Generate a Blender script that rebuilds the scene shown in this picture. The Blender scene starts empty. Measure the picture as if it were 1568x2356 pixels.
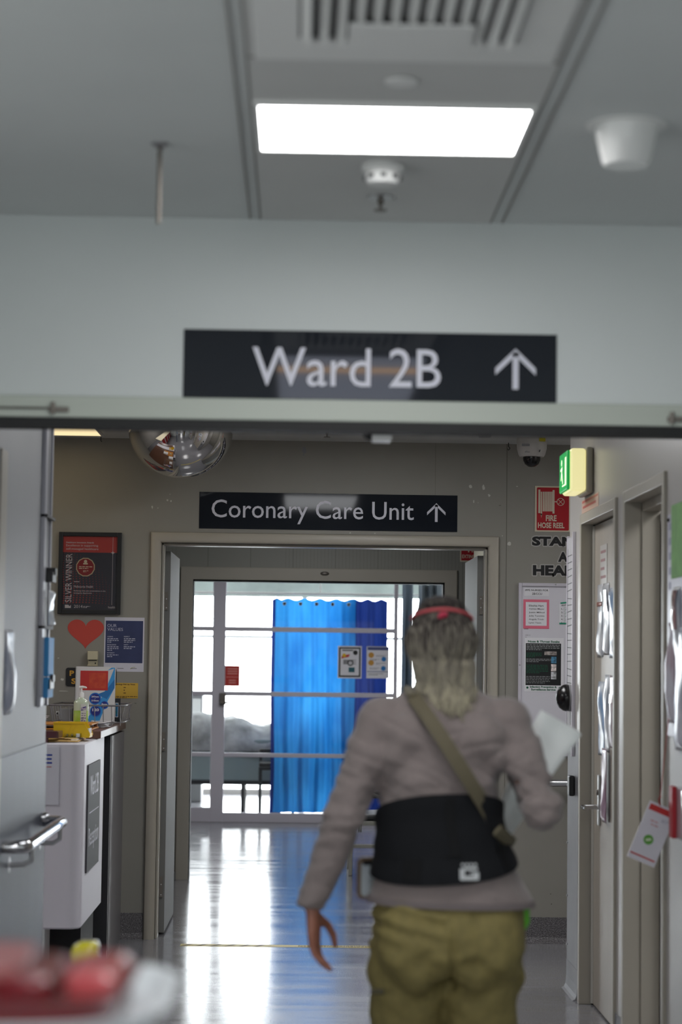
import bpy, bmesh, math, random
from mathutils import Vector, Matrix, noise

S = bpy.context.scene
COL = S.collection
PI = math.pi
random.seed(7)

# ------------------------------------------------------------------ camera
CAM_H = 1.48
FPX, YAW, PITCH, ROLL = 4808.0, 0.0193960, 0.0706791, 0.0130490
_f = Vector((math.sin(YAW) * math.cos(PITCH), math.cos(YAW) * math.cos(PITCH), math.sin(PITCH)))
_r0 = Vector((math.cos(YAW), -math.sin(YAW), 0))
_u0 = _r0.cross(_f)
_r = _r0 * math.cos(ROLL) + _u0 * math.sin(ROLL)
_u = -_r0 * math.sin(ROLL) + _u0 * math.cos(ROLL)
cd = bpy.data.cameras.new('camera')
cam = bpy.data.objects.new('camera', cd)
COL.objects.link(cam)
cam.matrix_world = Matrix(((_r.x, _u.x, -_f.x, 0), (_r.y, _u.y, -_f.y, 0), (_r.z, _u.z, -_f.z, CAM_H), (0, 0, 0, 1)))
cd.sensor_fit = 'VERTICAL'
cd.sensor_height = 36.0
cd.sensor_width = 24.0
cd.lens = FPX * 36.0 / 2356.0
cd.clip_start = 0.05
cd.clip_end = 200
cd.dof.use_dof = True
cd.dof.focus_distance = 11.0
cd.dof.aperture_fstop = 2.8
S.camera = cam

# ------------------------------------------------------------------ world, exposure
wd = bpy.data.worlds.new('world')
S.world = wd
wd.use_nodes = True
wd.node_tree.nodes['Background'].inputs[0].default_value = (0.93, 0.98, 0.985, 1)
wd.node_tree.nodes['Background'].inputs[1].default_value = 1.1
S.view_settings.view_transform = 'Standard'
S.view_settings.look = 'None'
S.view_settings.gamma = 1
S.view_settings.use_curve_mapping = False
S.view_settings.exposure = 0.12
PANEL_LIGHT = 13.0       # radiance of the ceiling light panels
WARM_LIGHT = 1.0
WINDOW_LIGHT = 13.0      # bright daylight behind the far window's blind
S.cycles.use_denoising = True
S.cycles.max_bounces = 10
S.cycles.sample_clamp_indirect = 8
S.cycles.caustics_reflective = False
S.cycles.caustics_refractive = False


def ray(px, py):
    return (_f * FPX + _r * (px - 784) + _u * (1178 - py)) / FPX


def hit(px, py, x=None, y=None, z=None):
    """where the line of sight through a photo pixel meets a known wall, floor or ceiling plane"""
    d = ray(px, py)
    o = Vector((0, 0, CAM_H))
    if x is not None:
        t = (x - o.x) / d.x
    elif y is not None:
        t = (y - o.y) / d.y
    else:
        t = (z - o.z) / d.z
    return o + d * t


# ------------------------------------------------------------------ materials
def lin(c):
    out = []
    for v in c:
        v = v / 255.0
        out.append(v / 12.92 if v <= 0.04045 else ((v + 0.055) / 1.055) ** 2.4)
    return tuple(out) + (1.0,)


def mat(name, c, rough=0.6, metal=0.0, var=0.0, vscale=3.0, bump=0.0, bscale=60.0, coat=0.0, spec=0.5, c2=None, vstretch=(1, 1, 1), emit=0.0, emit_c=None, alpha=None, trans=0.0, ramp=(0.35, 0.65), bdist=0.01):
    m = bpy.data.materials.new(name)
    m.use_nodes = True
    nt = m.node_tree
    b = nt.nodes['Principled BSDF']
    b.inputs['Base Color'].default_value = lin(c)
    b.inputs['Roughness'].default_value = rough
    b.inputs['Metallic'].default_value = metal
    b.inputs['Coat Weight'].default_value = coat
    b.inputs['Coat Roughness'].default_value = 0.06
    b.inputs['Specular IOR Level'].default_value = spec
    if trans:
        b.inputs['Transmission Weight'].default_value = trans
    if emit:
        b.inputs['Emission Color'].default_value = lin(emit_c or c)
        b.inputs['Emission Strength'].default_value = emit
    tc = None
    if var or c2 or bump:
        tc = nt.nodes.new('ShaderNodeTexCoord')
        mp = nt.nodes.new('ShaderNodeMapping')
        mp.inputs['Scale'].default_value = vstretch
        nt.links.new(tc.outputs['Object'], mp.inputs['Vector'])
    if var or c2:
        n = nt.nodes.new('ShaderNodeTexNoise')
        n.inputs['Scale'].default_value = vscale
        n.inputs['Detail'].default_value = 5
        nt.links.new(mp.outputs['Vector'], n.inputs['Vector'])
        r = nt.nodes.new('ShaderNodeValToRGB')
        r.color_ramp.elements[0].position = ramp[0]
        r.color_ramp.elements[1].position = ramp[1]
        if c2:
            r.color_ramp.elements[0].color = lin(c)
            r.color_ramp.elements[1].color = lin(c2)
        else:
            r.color_ramp.elements[0].color = lin([max(0, v * (1 - var)) for v in c])
            r.color_ramp.elements[1].color = lin([min(255, v * (1 + var)) for v in c])
        nt.links.new(n.outputs['Fac'], r.inputs['Fac'])
        nt.links.new(r.outputs['Color'], b.inputs['Base Color'])
    if bump:
        n2 = nt.nodes.new('ShaderNodeTexNoise')
        n2.inputs['Scale'].default_value = bscale
        n2.inputs['Detail'].default_value = 3
        nt.links.new(mp.outputs['Vector'], n2.inputs['Vector'])
        bp = nt.nodes.new('ShaderNodeBump')
        bp.inputs['Strength'].default_value = bump
        bp.inputs['Distance'].default_value = bdist
        nt.links.new(n2.outputs['Fac'], bp.inputs['Height'])
        nt.links.new(bp.outputs['Normal'], b.inputs['Normal'])
    return m


def emission(name, c, s):
    m = bpy.data.materials.new(name)
    m.use_nodes = True
    nt = m.node_tree
    nt.nodes.clear()
    e = nt.nodes.new('ShaderNodeEmission')
    e.inputs[0].default_value = lin(c)
    e.inputs[1].default_value = s
    o = nt.nodes.new('ShaderNodeOutputMaterial')
    nt.links.new(e.outputs[0], o.inputs[0])
    return m


def translucent(name, c, mix=0.5, c2=None, vstretch=(6, 6, 1)):
    m = bpy.data.materials.new(name)
    m.use_nodes = True
    nt = m.node_tree
    nt.nodes.clear()
    d = nt.nodes.new('ShaderNodeBsdfDiffuse')
    t = nt.nodes.new('ShaderNodeBsdfTranslucent')
    mx = nt.nodes.new('ShaderNodeMixShader')
    mx.inputs[0].default_value = mix
    o = nt.nodes.new('ShaderNodeOutputMaterial')
    d.inputs[0].default_value = lin(c)
    t.inputs[0].default_value = lin(c)
    if c2:
        tc = nt.nodes.new('ShaderNodeTexCoord')
        mp = nt.nodes.new('ShaderNodeMapping')
        mp.inputs['Scale'].default_value = vstretch
        n = nt.nodes.new('ShaderNodeTexNoise')
        n.inputs['Scale'].default_value = 1.2
        n.inputs['Detail'].default_value = 4
        r = nt.nodes.new('ShaderNodeValToRGB')
        r.color_ramp.elements[0].position = 0.35
        r.color_ramp.elements[1].position = 0.65
        r.color_ramp.elements[0].color = lin(c)
        r.color_ramp.elements[1].color = lin(c2)
        nt.links.new(tc.outputs['Object'], mp.inputs[0])
        nt.links.new(mp.outputs[0], n.inputs['Vector'])
        nt.links.new(n.outputs['Fac'], r.inputs[0])
        nt.links.new(r.outputs[0], d.inputs[0])
        nt.links.new(r.outputs[0], t.inputs[0])
    nt.links.new(d.outputs[0], mx.inputs[1])
    nt.links.new(t.outputs[0], mx.inputs[2])
    nt.links.new(mx.outputs[0], o.inputs[0])
    return m


def speckle(name, base, dark, light, rough, scale, coat=0.0, streak=0.0, spec=0.5):
    m = mat(name, base, rough, spec=spec)
    nt = m.node_tree
    b = nt.nodes['Principled BSDF']
    b.inputs['Coat Weight'].default_value = coat
    tc = nt.nodes.new('ShaderNodeTexCoord')
    n = nt.nodes.new('ShaderNodeTexNoise')
    n.inputs['Scale'].default_value = scale
    n.inputs['Detail'].default_value = 2
    r = nt.nodes.new('ShaderNodeValToRGB')
    els = r.color_ramp.elements
    els[0].position = 0.34
    els[0].color = lin(dark)
    els[1].position = 0.68
    els[1].color = lin(light)
    e = els.new(0.46)
    e.color = lin(base)
    e = els.new(0.56)
    e.color = lin(base)
    nt.links.new(tc.outputs['Object'], n.inputs['Vector'])
    nt.links.new(n.outputs['Fac'], r.inputs['Fac'])
    nt.links.new(r.outputs['Color'], b.inputs['Base Color'])
    if streak:
        # worn polish: patches and fine scuffs that change the gloss
        mp = nt.nodes.new('ShaderNodeMapping')
        mp.inputs['Scale'].default_value = (0.7, 3.0, 1)
        n3 = nt.nodes.new('ShaderNodeTexNoise')
        n3.inputs['Scale'].default_value = 2.2
        n3.inputs['Detail'].default_value = 6
        nt.links.new(tc.outputs['Object'], mp.inputs[0])
        nt.links.new(mp.outputs[0], n3.inputs['Vector'])
        mr = nt.nodes.new('ShaderNodeMapRange')
        mr.inputs['From Min'].default_value = 0.3
        mr.inputs['From Max'].default_value = 0.7
        mr.inputs['To Min'].default_value = rough - streak
        mr.inputs['To Max'].default_value = rough + streak
        nt.links.new(n3.outputs['Fac'], mr.inputs[0])
        nt.links.new(mr.outputs[0], b.inputs['Roughness'])
        bp = nt.nodes.new('ShaderNodeBump')
        bp.inputs['Strength'].default_value = 0.05
        bp.inputs['Distance'].default_value = 0.01
        nt.links.new(n3.outputs['Fac'], bp.inputs['Height'])
        nt.links.new(bp.outputs['Normal'], b.inputs['Normal'])
    return m


MT = {}
MT['ceiling'] = mat('ceiling_paint', (205, 208, 207), 0.75, var=0.012, vscale=1.5)
MT['tile'] = mat('ceiling_tile', (200, 200, 198), 0.7, var=0.012, vscale=2)
MT['header'] = mat('header_paint', (206, 211, 210), 0.55, var=0.012, vscale=1.2)
MT['endwall'] = mat('grey_beige_paint', (141, 138, 131), 0.5, var=0.02, vscale=2.0, bump=0.05, bscale=250, bdist=0.002)
MT['rightwall'] = mat('white_satin_paint', (174, 170, 166), 0.34, var=0.012, vscale=2, bump=0.03, bscale=30, bdist=0.003)
MT['leftwall'] = mat('grey_satin_paint', (150, 151, 154), 0.45, var=0.015, vscale=2)
MT['dado'] = mat('grey_wall_vinyl', (88, 93, 106), 0.42, var=0.03, vscale=2, vstretch=(4, 4, 0.5))
MT['frame'] = mat('beige_door_paint', (168, 162, 150), 0.4, var=0.015, vscale=3)
MT['framelight'] = mat('pale_frame_paint', (190, 187, 180), 0.35)
MT['leaf'] = mat('door_leaf_laminate', (165, 157, 146), 0.42, var=0.015, vscale=2, vstretch=(6, 6, .5))
MT['leafpale'] = mat('pale_door_laminate', (120, 120, 118), 0.6)
MT['panelling'] = mat('ribbed_panel_paint', (140, 139, 132), 0.5)
MT['steel'] = mat('brushed_steel', (190, 190, 192), 0.28, 1.0, bump=0.05, bscale=80, vstretch=(1, 1, 30))
MT['guard'] = mat('satin_steel_sheet', (136, 136, 140), 0.5, 0.6, var=0.04, vscale=3)
MT['chrome'] = mat('polished_steel', (205, 205, 208), 0.1, 1.0)
MT['hinge'] = mat('dull_hinge_metal', (118, 112, 106), 0.42, 0.7)
MT['dark'] = mat('black_plastic', (22, 22, 25), 0.35)
MT['rubber'] = mat('black_rubber', (14, 14, 15), 0.6)
MT['whiteplastic'] = mat('white_plastic', (222, 222, 220), 0.35)
MT['greyplastic'] = mat('grey_plastic', (140, 140, 142), 0.45)
MT['cream'] = mat('cream_plastic', (196, 188, 160), 0.5)
MT['sign'] = mat('sign_acrylic', (26, 30, 38), 0.045, spec=0.5)
MT['signtext'] = mat('sign_lettering', (214, 214, 226), 0.4)
MT['paper'] = mat('white_paper', (226, 225, 230), 0.55)
MT['papergrey'] = mat('greyish_paper', (196, 195, 200), 0.5)
MT['ink'] = mat('black_ink', (20, 20, 22), 0.6)
MT['inkgrey'] = mat('grey_ink', (110, 110, 116), 0.6)
MT['green'] = mat('green_ink', (16, 92, 66), 0.6)
MT['red'] = mat('sign_red', (168, 16, 30), 0.4)
MT['redpaper'] = mat('red_print', (190, 52, 44), 0.5)
MT['pink'] = mat('pink_paper', (222, 110, 134), 0.55)
MT['navy'] = mat('navy_print', (34, 44, 84), 0.45)
MT['blue'] = mat('blue_print', (36, 120, 190), 0.5)
MT['skyblue'] = mat('sky_blue_print', (58, 150, 214), 0.5)
MT['yellow'] = mat('yellow_plastic', (226, 186, 8), 0.4)
MT['yellowpaper'] = mat('yellow_paper', (206, 166, 60), 0.6)
MT['lampwhite'] = emission('light_panel_diffuser', (255, 255, 255), PANEL_LIGHT)
MT['lobbyfill'] = emission('lobby_fill_glow', (250, 252, 255), 9.0)  # used by the added lobby panel only
MT['lampdim'] = emission('dim_light_diffuser', (250, 252, 255), 4.0)
MT['glowlow'] = emission('mirrored_band_glow', (226, 234, 255), 2.4)  # glow of the added panel mirrored in the Ward 2B sign
MT['glowamber'] = emission('amber_streak_glow', (255, 210, 166), 5.5)  # glow that makes the orange streak in the Ward 2B sign
MT['lampwarm'] = emission('warm_light_diffuser', (255, 230, 178), WARM_LIGHT)
MT['glass'] = None


def glassmat():
    m = bpy.data.materials.new('clear_glass')
    m.use_nodes = True
    nt = m.node_tree
    nt.nodes.clear()
    t = nt.nodes.new('ShaderNodeBsdfTransparent')
    g = nt.nodes.new('ShaderNodeBsdfGlossy')
    g.inputs['Roughness'].default_value = 0.02
    fr = nt.nodes.new('ShaderNodeFresnel')
    fr.inputs[0].default_value = 1.2
    mx = nt.nodes.new('ShaderNodeMixShader')
    o = nt.nodes.new('ShaderNodeOutputMaterial')
    t.inputs[0].default_value = (0.96, 0.98, 0.98, 1)
    nt.links.new(fr.outputs[0], mx.inputs[0])
    nt.links.new(t.outputs[0], mx.inputs[1])
    nt.links.new(g.outputs[0], mx.inputs[2])
    nt.links.new(mx.outputs[0], o.inputs[0])
    return m


MT['glass'] = glassmat()


# ------------------------------------------------------------------ mesh building
class M:
    def __init__(s):
        s.v, s.f = [], []

    def add(s, verts, faces):
        o = len(s.v)
        s.v += [Vector(p) for p in verts]
        s.f += [tuple(i + o for i in q) for q in faces]
        return s

    def box(s, x0, x1, y0, y1, z0, z1):
        vs = [(x, y, z) for z in (z0, z1) for y in (y0, y1) for x in (x0, x1)]
        return s.add(vs, [(0, 2, 3, 1), (4, 5, 7, 6), (0, 1, 5, 4), (2, 6, 7, 3), (0, 4, 6, 2), (1, 3, 7, 5)])

    def loft(s, rings, cap=True, close=True):
        n = len(rings[0])
        vs = [p for r in rings for p in r]
        fs = []
        for k in range(len(rings) - 1):
            for i in range(n if close else n - 1):
                j = (i + 1) % n
                fs.append((k * n + i, k * n + j, (k + 1) * n + j, (k + 1) * n + i))
        if cap:
            fs.append(tuple(range(n - 1, -1, -1)))
            fs.append(tuple((len(rings) - 1) * n + i for i in range(n)))
        return s.add(vs, fs)

    def tube(s, path, rad, n=10, flat=1.0, cap=True):
        path = [Vector(p) for p in path]
        if not hasattr(rad, '__len__'):
            rad = [rad] * len(path)
        rings = []
        prev = None
        for i, p in enumerate(path):
            a = path[max(0, i - 1)]
            b = path[min(len(path) - 1, i + 1)]
            t = (b - a).normalized()
            if prev is None:
                ref = Vector((0, 0, 1)) if abs(t.z) < 0.9 else Vector((1, 0, 0))
                nn = t.cross(ref).normalized()
            else:
                nn = (prev - t * prev.dot(t)).normalized()
            prev = nn
            bb = t.cross(nn)
            rings.append([p + nn * math.cos(2 * PI * k / n) * rad[i] + bb * math.sin(2 * PI * k / n) * rad[i] * flat for k in range(n)])
        return s.loft(rings, cap)

    def lathe(s, c, prof, n=24, axis='z', cap=True):
        c = Vector(c)
        rings = []
        for r, h in prof:
            ring = []
            for k in range(n):
                a = 2 * PI * k / n
                if axis == 'z':
                    ring.append(c + Vector((r * math.cos(a), r * math.sin(a), h)))
                elif axis == 'y':
                    ring.append(c + Vector((r * math.cos(a), h, r * math.sin(a))))
                else:
                    ring.append(c + Vector((h, r * math.cos(a), r * math.sin(a))))
            rings.append(ring)
        return s.loft(rings, cap)

    def ellipsoid(s, c, rx, ry, rz, nu=20, nv=14, fn=None):
        c = Vector(c)
        rings = []
        for j in range(1, nv):
            t = PI * j / nv
            ring = []
            for k in range(nu):
                a = 2 * PI * k / nu
                p = Vector((rx * math.sin(t) * math.cos(a), ry * math.sin(t) * math.sin(a), -rz * math.cos(t)))
                if fn:
                    p = fn(p)
                ring.append(c + p)
            rings.append(ring)
        return s.loft(rings, True)

    def build(s, name, material, parent=None, smooth=False, bevel=0.0, origin=None, sharp=0.7, seg=2):
        me = bpy.data.meshes.new(name)
        if parent is not None:
            o0 = parent['_o']
            o0 = Vector(o0)
        else:
            if origin is None:
                xs = [p.x for p in s.v]
                ys = [p.y for p in s.v]
                zs = [p.z for p in s.v]
                o0 = Vector(((min(xs) + max(xs)) / 2, (min(ys) + max(ys)) / 2, min(zs)))
            else:
                o0 = Vector(origin)
        me.from_pydata([p - o0 for p in s.v], [], s.f)
        bm = bmesh.new()
        bm.from_mesh(me)
        bmesh.ops.recalc_face_normals(bm, faces=bm.faces)
        bm.to_mesh(me)
        bm.free()
        if isinstance(material, (list, tuple)):
            for q in material:
                me.materials.append(q)
        else:
            me.materials.append(material)
        ob = bpy.data.objects.new(name, me)
        COL.objects.link(ob)
        ob['_o'] = list(o0)
        if parent is not None:
            ob.parent = parent
        else:
            ob.location = o0
        if bevel:
            bv = ob.modifiers.new('bevel', 'BEVEL')
            bv.width = bevel
            bv.segments = seg
            bv.limit_method = 'ANGLE'
            bv.angle_limit = 0.6
        if smooth:
            me.polygons.foreach_set('use_smooth', [True] * len(me.polygons))
            if sharp:
                me.set_sharp_from_angle(angle=sharp)
        return ob


def tag(o, label, cat, group=None):
    o['label'] = label
    o['category'] = cat
    if group:
        o['group'] = group
    return o


def thing(name, loc, label, cat, group=None):
    o = bpy.data.objects.new(name, None)
    COL.objects.link(o)
    o.location = loc
    o['_o'] = list(loc)
    o.empty_display_size = 0.05
    return tag(o, label, cat, group)


def struct(o):
    o['kind'] = 'structure'
    return o


class Fr:
    """flat frame on a wall: local x right, y up, d out of the wall towards the viewer"""
    def __init__(s, o, r, u):
        s.o, s.r, s.u = Vector(o), Vector(r).normalized(), Vector(u).normalized()
        s.n = s.r.cross(s.u)

    def p(s, x, y, d=0.0):
        return s.o + s.r * x + s.u * y + s.n * d

    def box(s, m, x0, x1, y0, y1, d0, d1):
        vs = [s.p(x, y, d) for d in (d0, d1) for y in (y0, y1) for x in (x0, x1)]
        return m.add(vs, [(0, 2, 3, 1), (4, 5, 7, 6), (0, 1, 5, 4), (2, 6, 7, 3), (0, 4, 6, 2), (1, 3, 7, 5)])

    def poly(s, m, pts, d0, d1):
        return m.loft([[s.p(x, y, d0) for x, y in pts], [s.p(x, y, d1) for x, y in pts]])

    def disc(s, m, x, y, r, d0, d1, n=28):
        return s.poly(m, [(x + r * math.cos(2 * PI * k / n), y + r * math.sin(2 * PI * k / n)) for k in range(n)], d0, d1)

    def rect_frame(s, m, x0, x1, y0, y1, w, d0, d1):
        s.box(m, x0, x0 + w, y0, y1, d0, d1)
        s.box(m, x1 - w, x1, y0, y1, d0, d1)
        s.box(m, x0 + w, x1 - w, y0, y0 + w, d0, d1)
        s.box(m, x0 + w, x1 - w, y1 - w, y1, d0, d1)
        return m

    def rrect(s, m, x0, x1, y0, y1, r, d0, d1, n=5):
        pts = []
        for cx, cy, a0 in ((x1 - r, y1 - r, 0), (x0 + r, y1 - r, PI / 2), (x0 + r, y0 + r, PI), (x1 - r, y0 + r, 1.5 * PI)):
            for k in range(n + 1):
                a = a0 + PI / 2 * k / n
                pts.append((cx + r * math.cos(a), cy + r * math.sin(a)))
        return s.poly(m, pts, d0, d1)

    def rot(s, cx, cy, ang):
        o = s.p(cx, cy)
        c, q = math.cos(ang), math.sin(ang)
        return Fr(o, s.r * c + s.u * q, -s.r * q + s.u * c)


_fc = {}


def glyphs(txt, bold):
    k = (txt, bold)
    if k in _fc:
        return _fc[k]
    cu = bpy.data.curves.new('t', 'FONT')
    cu.body = txt
    cu.size = 1.0
    cu.offset = bold
    cu.align_x = 'LEFT'
    cu.resolution_u = 3
    ob = bpy.data.objects.new('t', cu)
    COL.objects.link(ob)
    bpy.context.view_layer.update()
    dg = bpy.context.evaluated_depsgraph_get()
    me = bpy.data.meshes.new_from_object(ob.evaluated_get(dg))
    vs = [(v.co.x, v.co.y) for v in me.vertices]
    fs = [tuple(p.vertices) for p in me.polygons]
    bpy.data.objects.remove(ob)
    bpy.data.curves.remove(cu)
    bpy.data.meshes.remove(me)
    _fc[k] = (vs, fs)
    return _fc[k]


def text(m, fr, txt, x0, x1, y0, y1, d=0.0012, bold=0.0):
    """lettering fitted into the box x0..x1, y0..y1 of a wall frame, added to mesh m"""
    vs, fs = glyphs(txt, bold)
    ax = min(v[0] for v in vs)
    bx = max(v[0] for v in vs)
    ay = min(v[1] for v in vs)
    by = max(v[1] for v in vs)
    if x1 is None:
        x1 = x0 + (y1 - y0) / (by - ay) * (bx - ax)
    out = [fr.p(x0 + (v[0] - ax) / (bx - ax) * (x1 - x0), y0 + (v[1] - ay) / (by - ay) * (y1 - y0), d) for v in vs]
    m.add(out, fs)
    return m


def lines(m, fr, x0, x1, ytop, n, step, h, d=0.001, seed=1):
    """rows of print too small to read: thin word-length bars"""
    rnd = random.Random(seed)
    for i in range(n):
        x = x0
        end = x1 if i < n - 1 else x0 + (x1 - x0) * rnd.uniform(0.4, 0.8)
        while x < end - 0.002:
            w = min(rnd.uniform(0.006, 0.018), end - x)
            fr.box(m, x, x + w, ytop - i * step - h, ytop - i * step, d - 0.0004, d)
            x += w + 0.0035
    return m


def arrow_up(m, fr, cx, y0, y1, w, t, d0, d1):
    """straight stem with two mitred barbs"""
    fr.box(m, cx - t / 2, cx + t / 2, y0, y1 - t * 0.6, d0, d1)
    h = w / 2
    k = t * 1.15
    drop = h * 0.98
    for sg in (-1, 1):
        pts = [(cx, y1), (cx + sg * h, y1 - drop), (cx + sg * h, y1 - drop - k), (cx, y1 - k * 1.05)]
        if sg < 0:
            pts = pts[::-1]
        fr.poly(m, pts, d0, d1)
    return m


XA, YA, ZA = Vector((1, 0, 0)), Vector((0, 1, 0)), Vector((0, 0, 1))
WY = 11.168          # face of the wall with the second sign
HY = 5.51            # face of the header wall
D2Y = 14.167         # face of the inner wall
GY = 19.139          # glass partition
RX = 1.25            # right corridor wall
LX = -0.90           # left corridor wall
CZ = 2.65            # ceiling
EW = Fr((0, WY, 0), XA, ZA)
HW = Fr((0, HY, 0), XA, ZA)
D2 = Fr((0, D2Y, 0), XA, ZA)
GW = Fr((0, GY - 0.006, 0), XA, ZA)
RW = Fr((RX, 0, 0), -YA, ZA)
LW = Fr((LX, 0, 0), YA, ZA)

# ================================================================== the setting
MT['floor'] = speckle('speckled_floor_vinyl', (128, 127, 131), (96, 95, 100), (156, 155, 160), 0.17, 220, streak=0.05, spec=0.6)
MT['skirting'] = speckle('speckled_skirting_vinyl', (98, 95, 97), (52, 50, 54), (150, 147, 150), 0.5, 190)
struct(M().box(-4.5, 4.5, HY, 25, -0.1, 0).box(-1.75, 1.75, -2.5, HY, -0.1, 0).build('floor', MT['floor'], origin=(0, 0, 0)))
struct(M().box(-4.5, 4.5, -2.5, 24.5, CZ, CZ + 0.1).build('ceiling', MT['ceiling'], origin=(0, 0, CZ)))

# ceiling tile strip down the middle of the near corridor, with its bars
m = M()
TX0, TX1 = -0.115, 0.492
m.box(TX0, TX1, -2.5, 5.49, CZ - 0.004, CZ)
strip = struct(m.build('trim_1', MT['tile']))
m = M()
for x in (TX0 - 0.003, TX1 + 0.003, TX0 - .030, TX1 + .034):
    m.box(x - 0.0022, x + 0.0022, -2.5, 5.49, CZ - 0.0052, CZ)
for y in (-1.6, 0.2, 1.55, 3.25, 3.985):
    m.box(TX0, TX1, y - 0.004, y + 0.004, CZ - 0.006, CZ)
struct(m.build('trim_2', mat('grey_ceiling_joint', (150, 149, 146), 0.7)))

# header wall over the first doorway
hb = 2.117
m = M()
m.box(-2.2, 2.2, HY, HY + 0.15, hb + 0.05, CZ)
m.box(-2.2, -1.35, HY, HY + 0.15, 0, hb + 0.05)
m.box(1.60, 2.2, HY, HY + 0.15, 0, hb + 0.05)
struct(m.build('wall_header', MT['header']))
m = M()
m.box(-1.35, 1.60, HY - 0.014, HY + 0.16, hb - 0.008, hb + 0.05)
tr = struct(m.build('trim_3', mat('pale_green_grey_head_trim', (184, 190, 180), 0.35), bevel=0.004))
m = M()
m.box(-1.35, 1.60, HY - 0.012, HY + 0.06, hb - 0.034, hb - 0.008)
m.build('seal_strip', MT['rubber'], tr)
# near corridor side walls (outside the picture, they carry the light)
m = M()
m.box(-1.75, -1.6, 4.4, HY, 0, CZ)
m.box(-1.75, -1.6, -2.5, 4.4, 0, .35)
m.box(-1.75, -1.6, -2.5, 4.4, 2.5, CZ)
for y in (-2.5, -.8, .9, 2.6, 4.3):
    m.box(-1.72, -1.64, y, y + .1, .35, 2.5)
struct(m.build('wall_near_left', MT['header']))   # unseen openings added so daylight brightens the ceiling
struct(M().box(1.6, 1.75, -2.5, HY, 0, CZ).build('wall_near_right', MT['header']))

# left corridor wall with its lower vinyl guard
m = M().box(LX - 0.12, LX, HY + 0.15, 7.54, 0, CZ)
lw = struct(m.build('wall_left', MT['leftwall'], bevel=0.006))
m = M().box(LX, LX + 0.004, HY + 0.3, 7.542, 0.09, 1.172)
m.box(LX - 0.10, LX + 0.004, 7.54, 7.546, 0.09, 1.172)
m.build('wall_guard', MT['dado'], lw, bevel=0.002)
m = M().box(LX, LX + 0.006, 6.24, 6.375, 0, 2.1)
struct(m.build('trim_4', MT['frame'], bevel=0.002))

# right corridor wall with two door openings
m = M()
D1A, D1B = 8.24, 9.19      # door 1 opening (near, far)
D3A, D3B = 7.135, 7.955    # door 2 opening
m.box(RX, RX + 0.14, D1B + 0.045, 9.655, 0, CZ)
m.box(RX, RX + 0.14, D3B + 0.045, D1A - 0.045, 0, CZ)
m.box(RX, RX + 0.14, HY + 0.15, D3A - 0.045, 0, CZ)
m.box(RX, RX + 0.14, D1A - 0.045, D1B + 0.045, 2.09 + 0.045, CZ)
m.box(RX, RX + 0.14, D3A - 0.045, D3B + 0.045, 2.095 + 0.045, CZ)
rw = struct(m.build('wall_right', MT['rightwall']))
m = M().box(RX - 0.004, RX, 9.30, 9.66, 0.12, 1.16)
m.box(RX - 0.004, RX + 0.10, 9.655, 9.662, 0.12, 1.16)
gd = m.build('steel_guard', MT['guard'], rw, bevel=0.002)
m = M()
for z in (0.20, 0.42, 0.66, 0.92, 1.1):
    m.lathe((RX - 0.006, 9.64, z), [(0.006, -0.003), (0.004, 0.004)], 10, 'x')
m.build('screw', MT['steel'], gd, smooth=True)
# coved foot of the wall
m = M()
for (ya, yb) in ((9.28, 9.665), (D3B + 0.05, D1A - 0.05)):
    prof = [(0, 0.13), (0.0, 0.06), (-0.004, 0.022), (-0.011, 0.006), (-0.022, 0.001), (-0.022, 0.0), (0.004, 0.0), (0.004, 0.13)]
    m.loft([[(RX - 0.005 + a, y, b) for a, b in prof] for y in (ya, yb)])
struct(m.build('baseboard_right', MT['guard']))
# the rooms behind the right wall
struct(M().box(3.6, 3.7, 5.6, 11.2, 0, CZ).build('wall_far_right', MT['endwall']))
struct(M().box(RX + 0.14, 3.7, 9.60, 9.66, 0, CZ).build('wall_side_room', MT['rightwall']))
struct(M().box(-4.5, -4.4, HY, 25, 0, CZ).build('wall_far_left', MT['rightwall']))
struct(M().box(-4.5, -2.2, HY, HY + .1, 0, CZ).build('wall_station', MT['rightwall']))
struct(M().box(2.2, 4.5, HY, HY + .1, 0, CZ).build('wall_store', MT['rightwall']))
struct(M().box(4.4, 4.5, HY, 25, 0, CZ).build('wall_outer_right', MT['rightwall']))

# end wall with the wide doorway
OL, OR, OT = -0.738, 1.006, 2.092
m = M()
m.box(-4.4, OL, WY, WY + 0.14, 0, CZ)
m.box(OR, 4.4, WY, WY + 0.14, 0, CZ)
m.box(OL, OR, WY, WY + 0.14, OT, CZ)
ew = struct(m.build('wall_end', MT['endwall']))
m = M()
EW.box(m, 1.103, 1.107, 0.15, CZ, 0, 0.0008)
EW.box(m, 0.72, 0.7215, 2.35, CZ, 0, 0.0006)
m.build('panel_joint', mat('joint_shadow', (104, 100, 94), 0.7), ew)
# chips where tape pulled the paint off
m = M()
rnd = random.Random(3)


def chip(px, py, w, h, n=9):
    c = hit(px, py, y=WY)
    pts = []
    for k in range(n):
        a = 2 * PI * k / n
        q = rnd.uniform(0.55, 1.1)
        pts.append((c.x + w * math.cos(a) * q, c.z + h * math.sin(a) * q))
    EW.poly(m, pts, 0.0, 0.0009)


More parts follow.
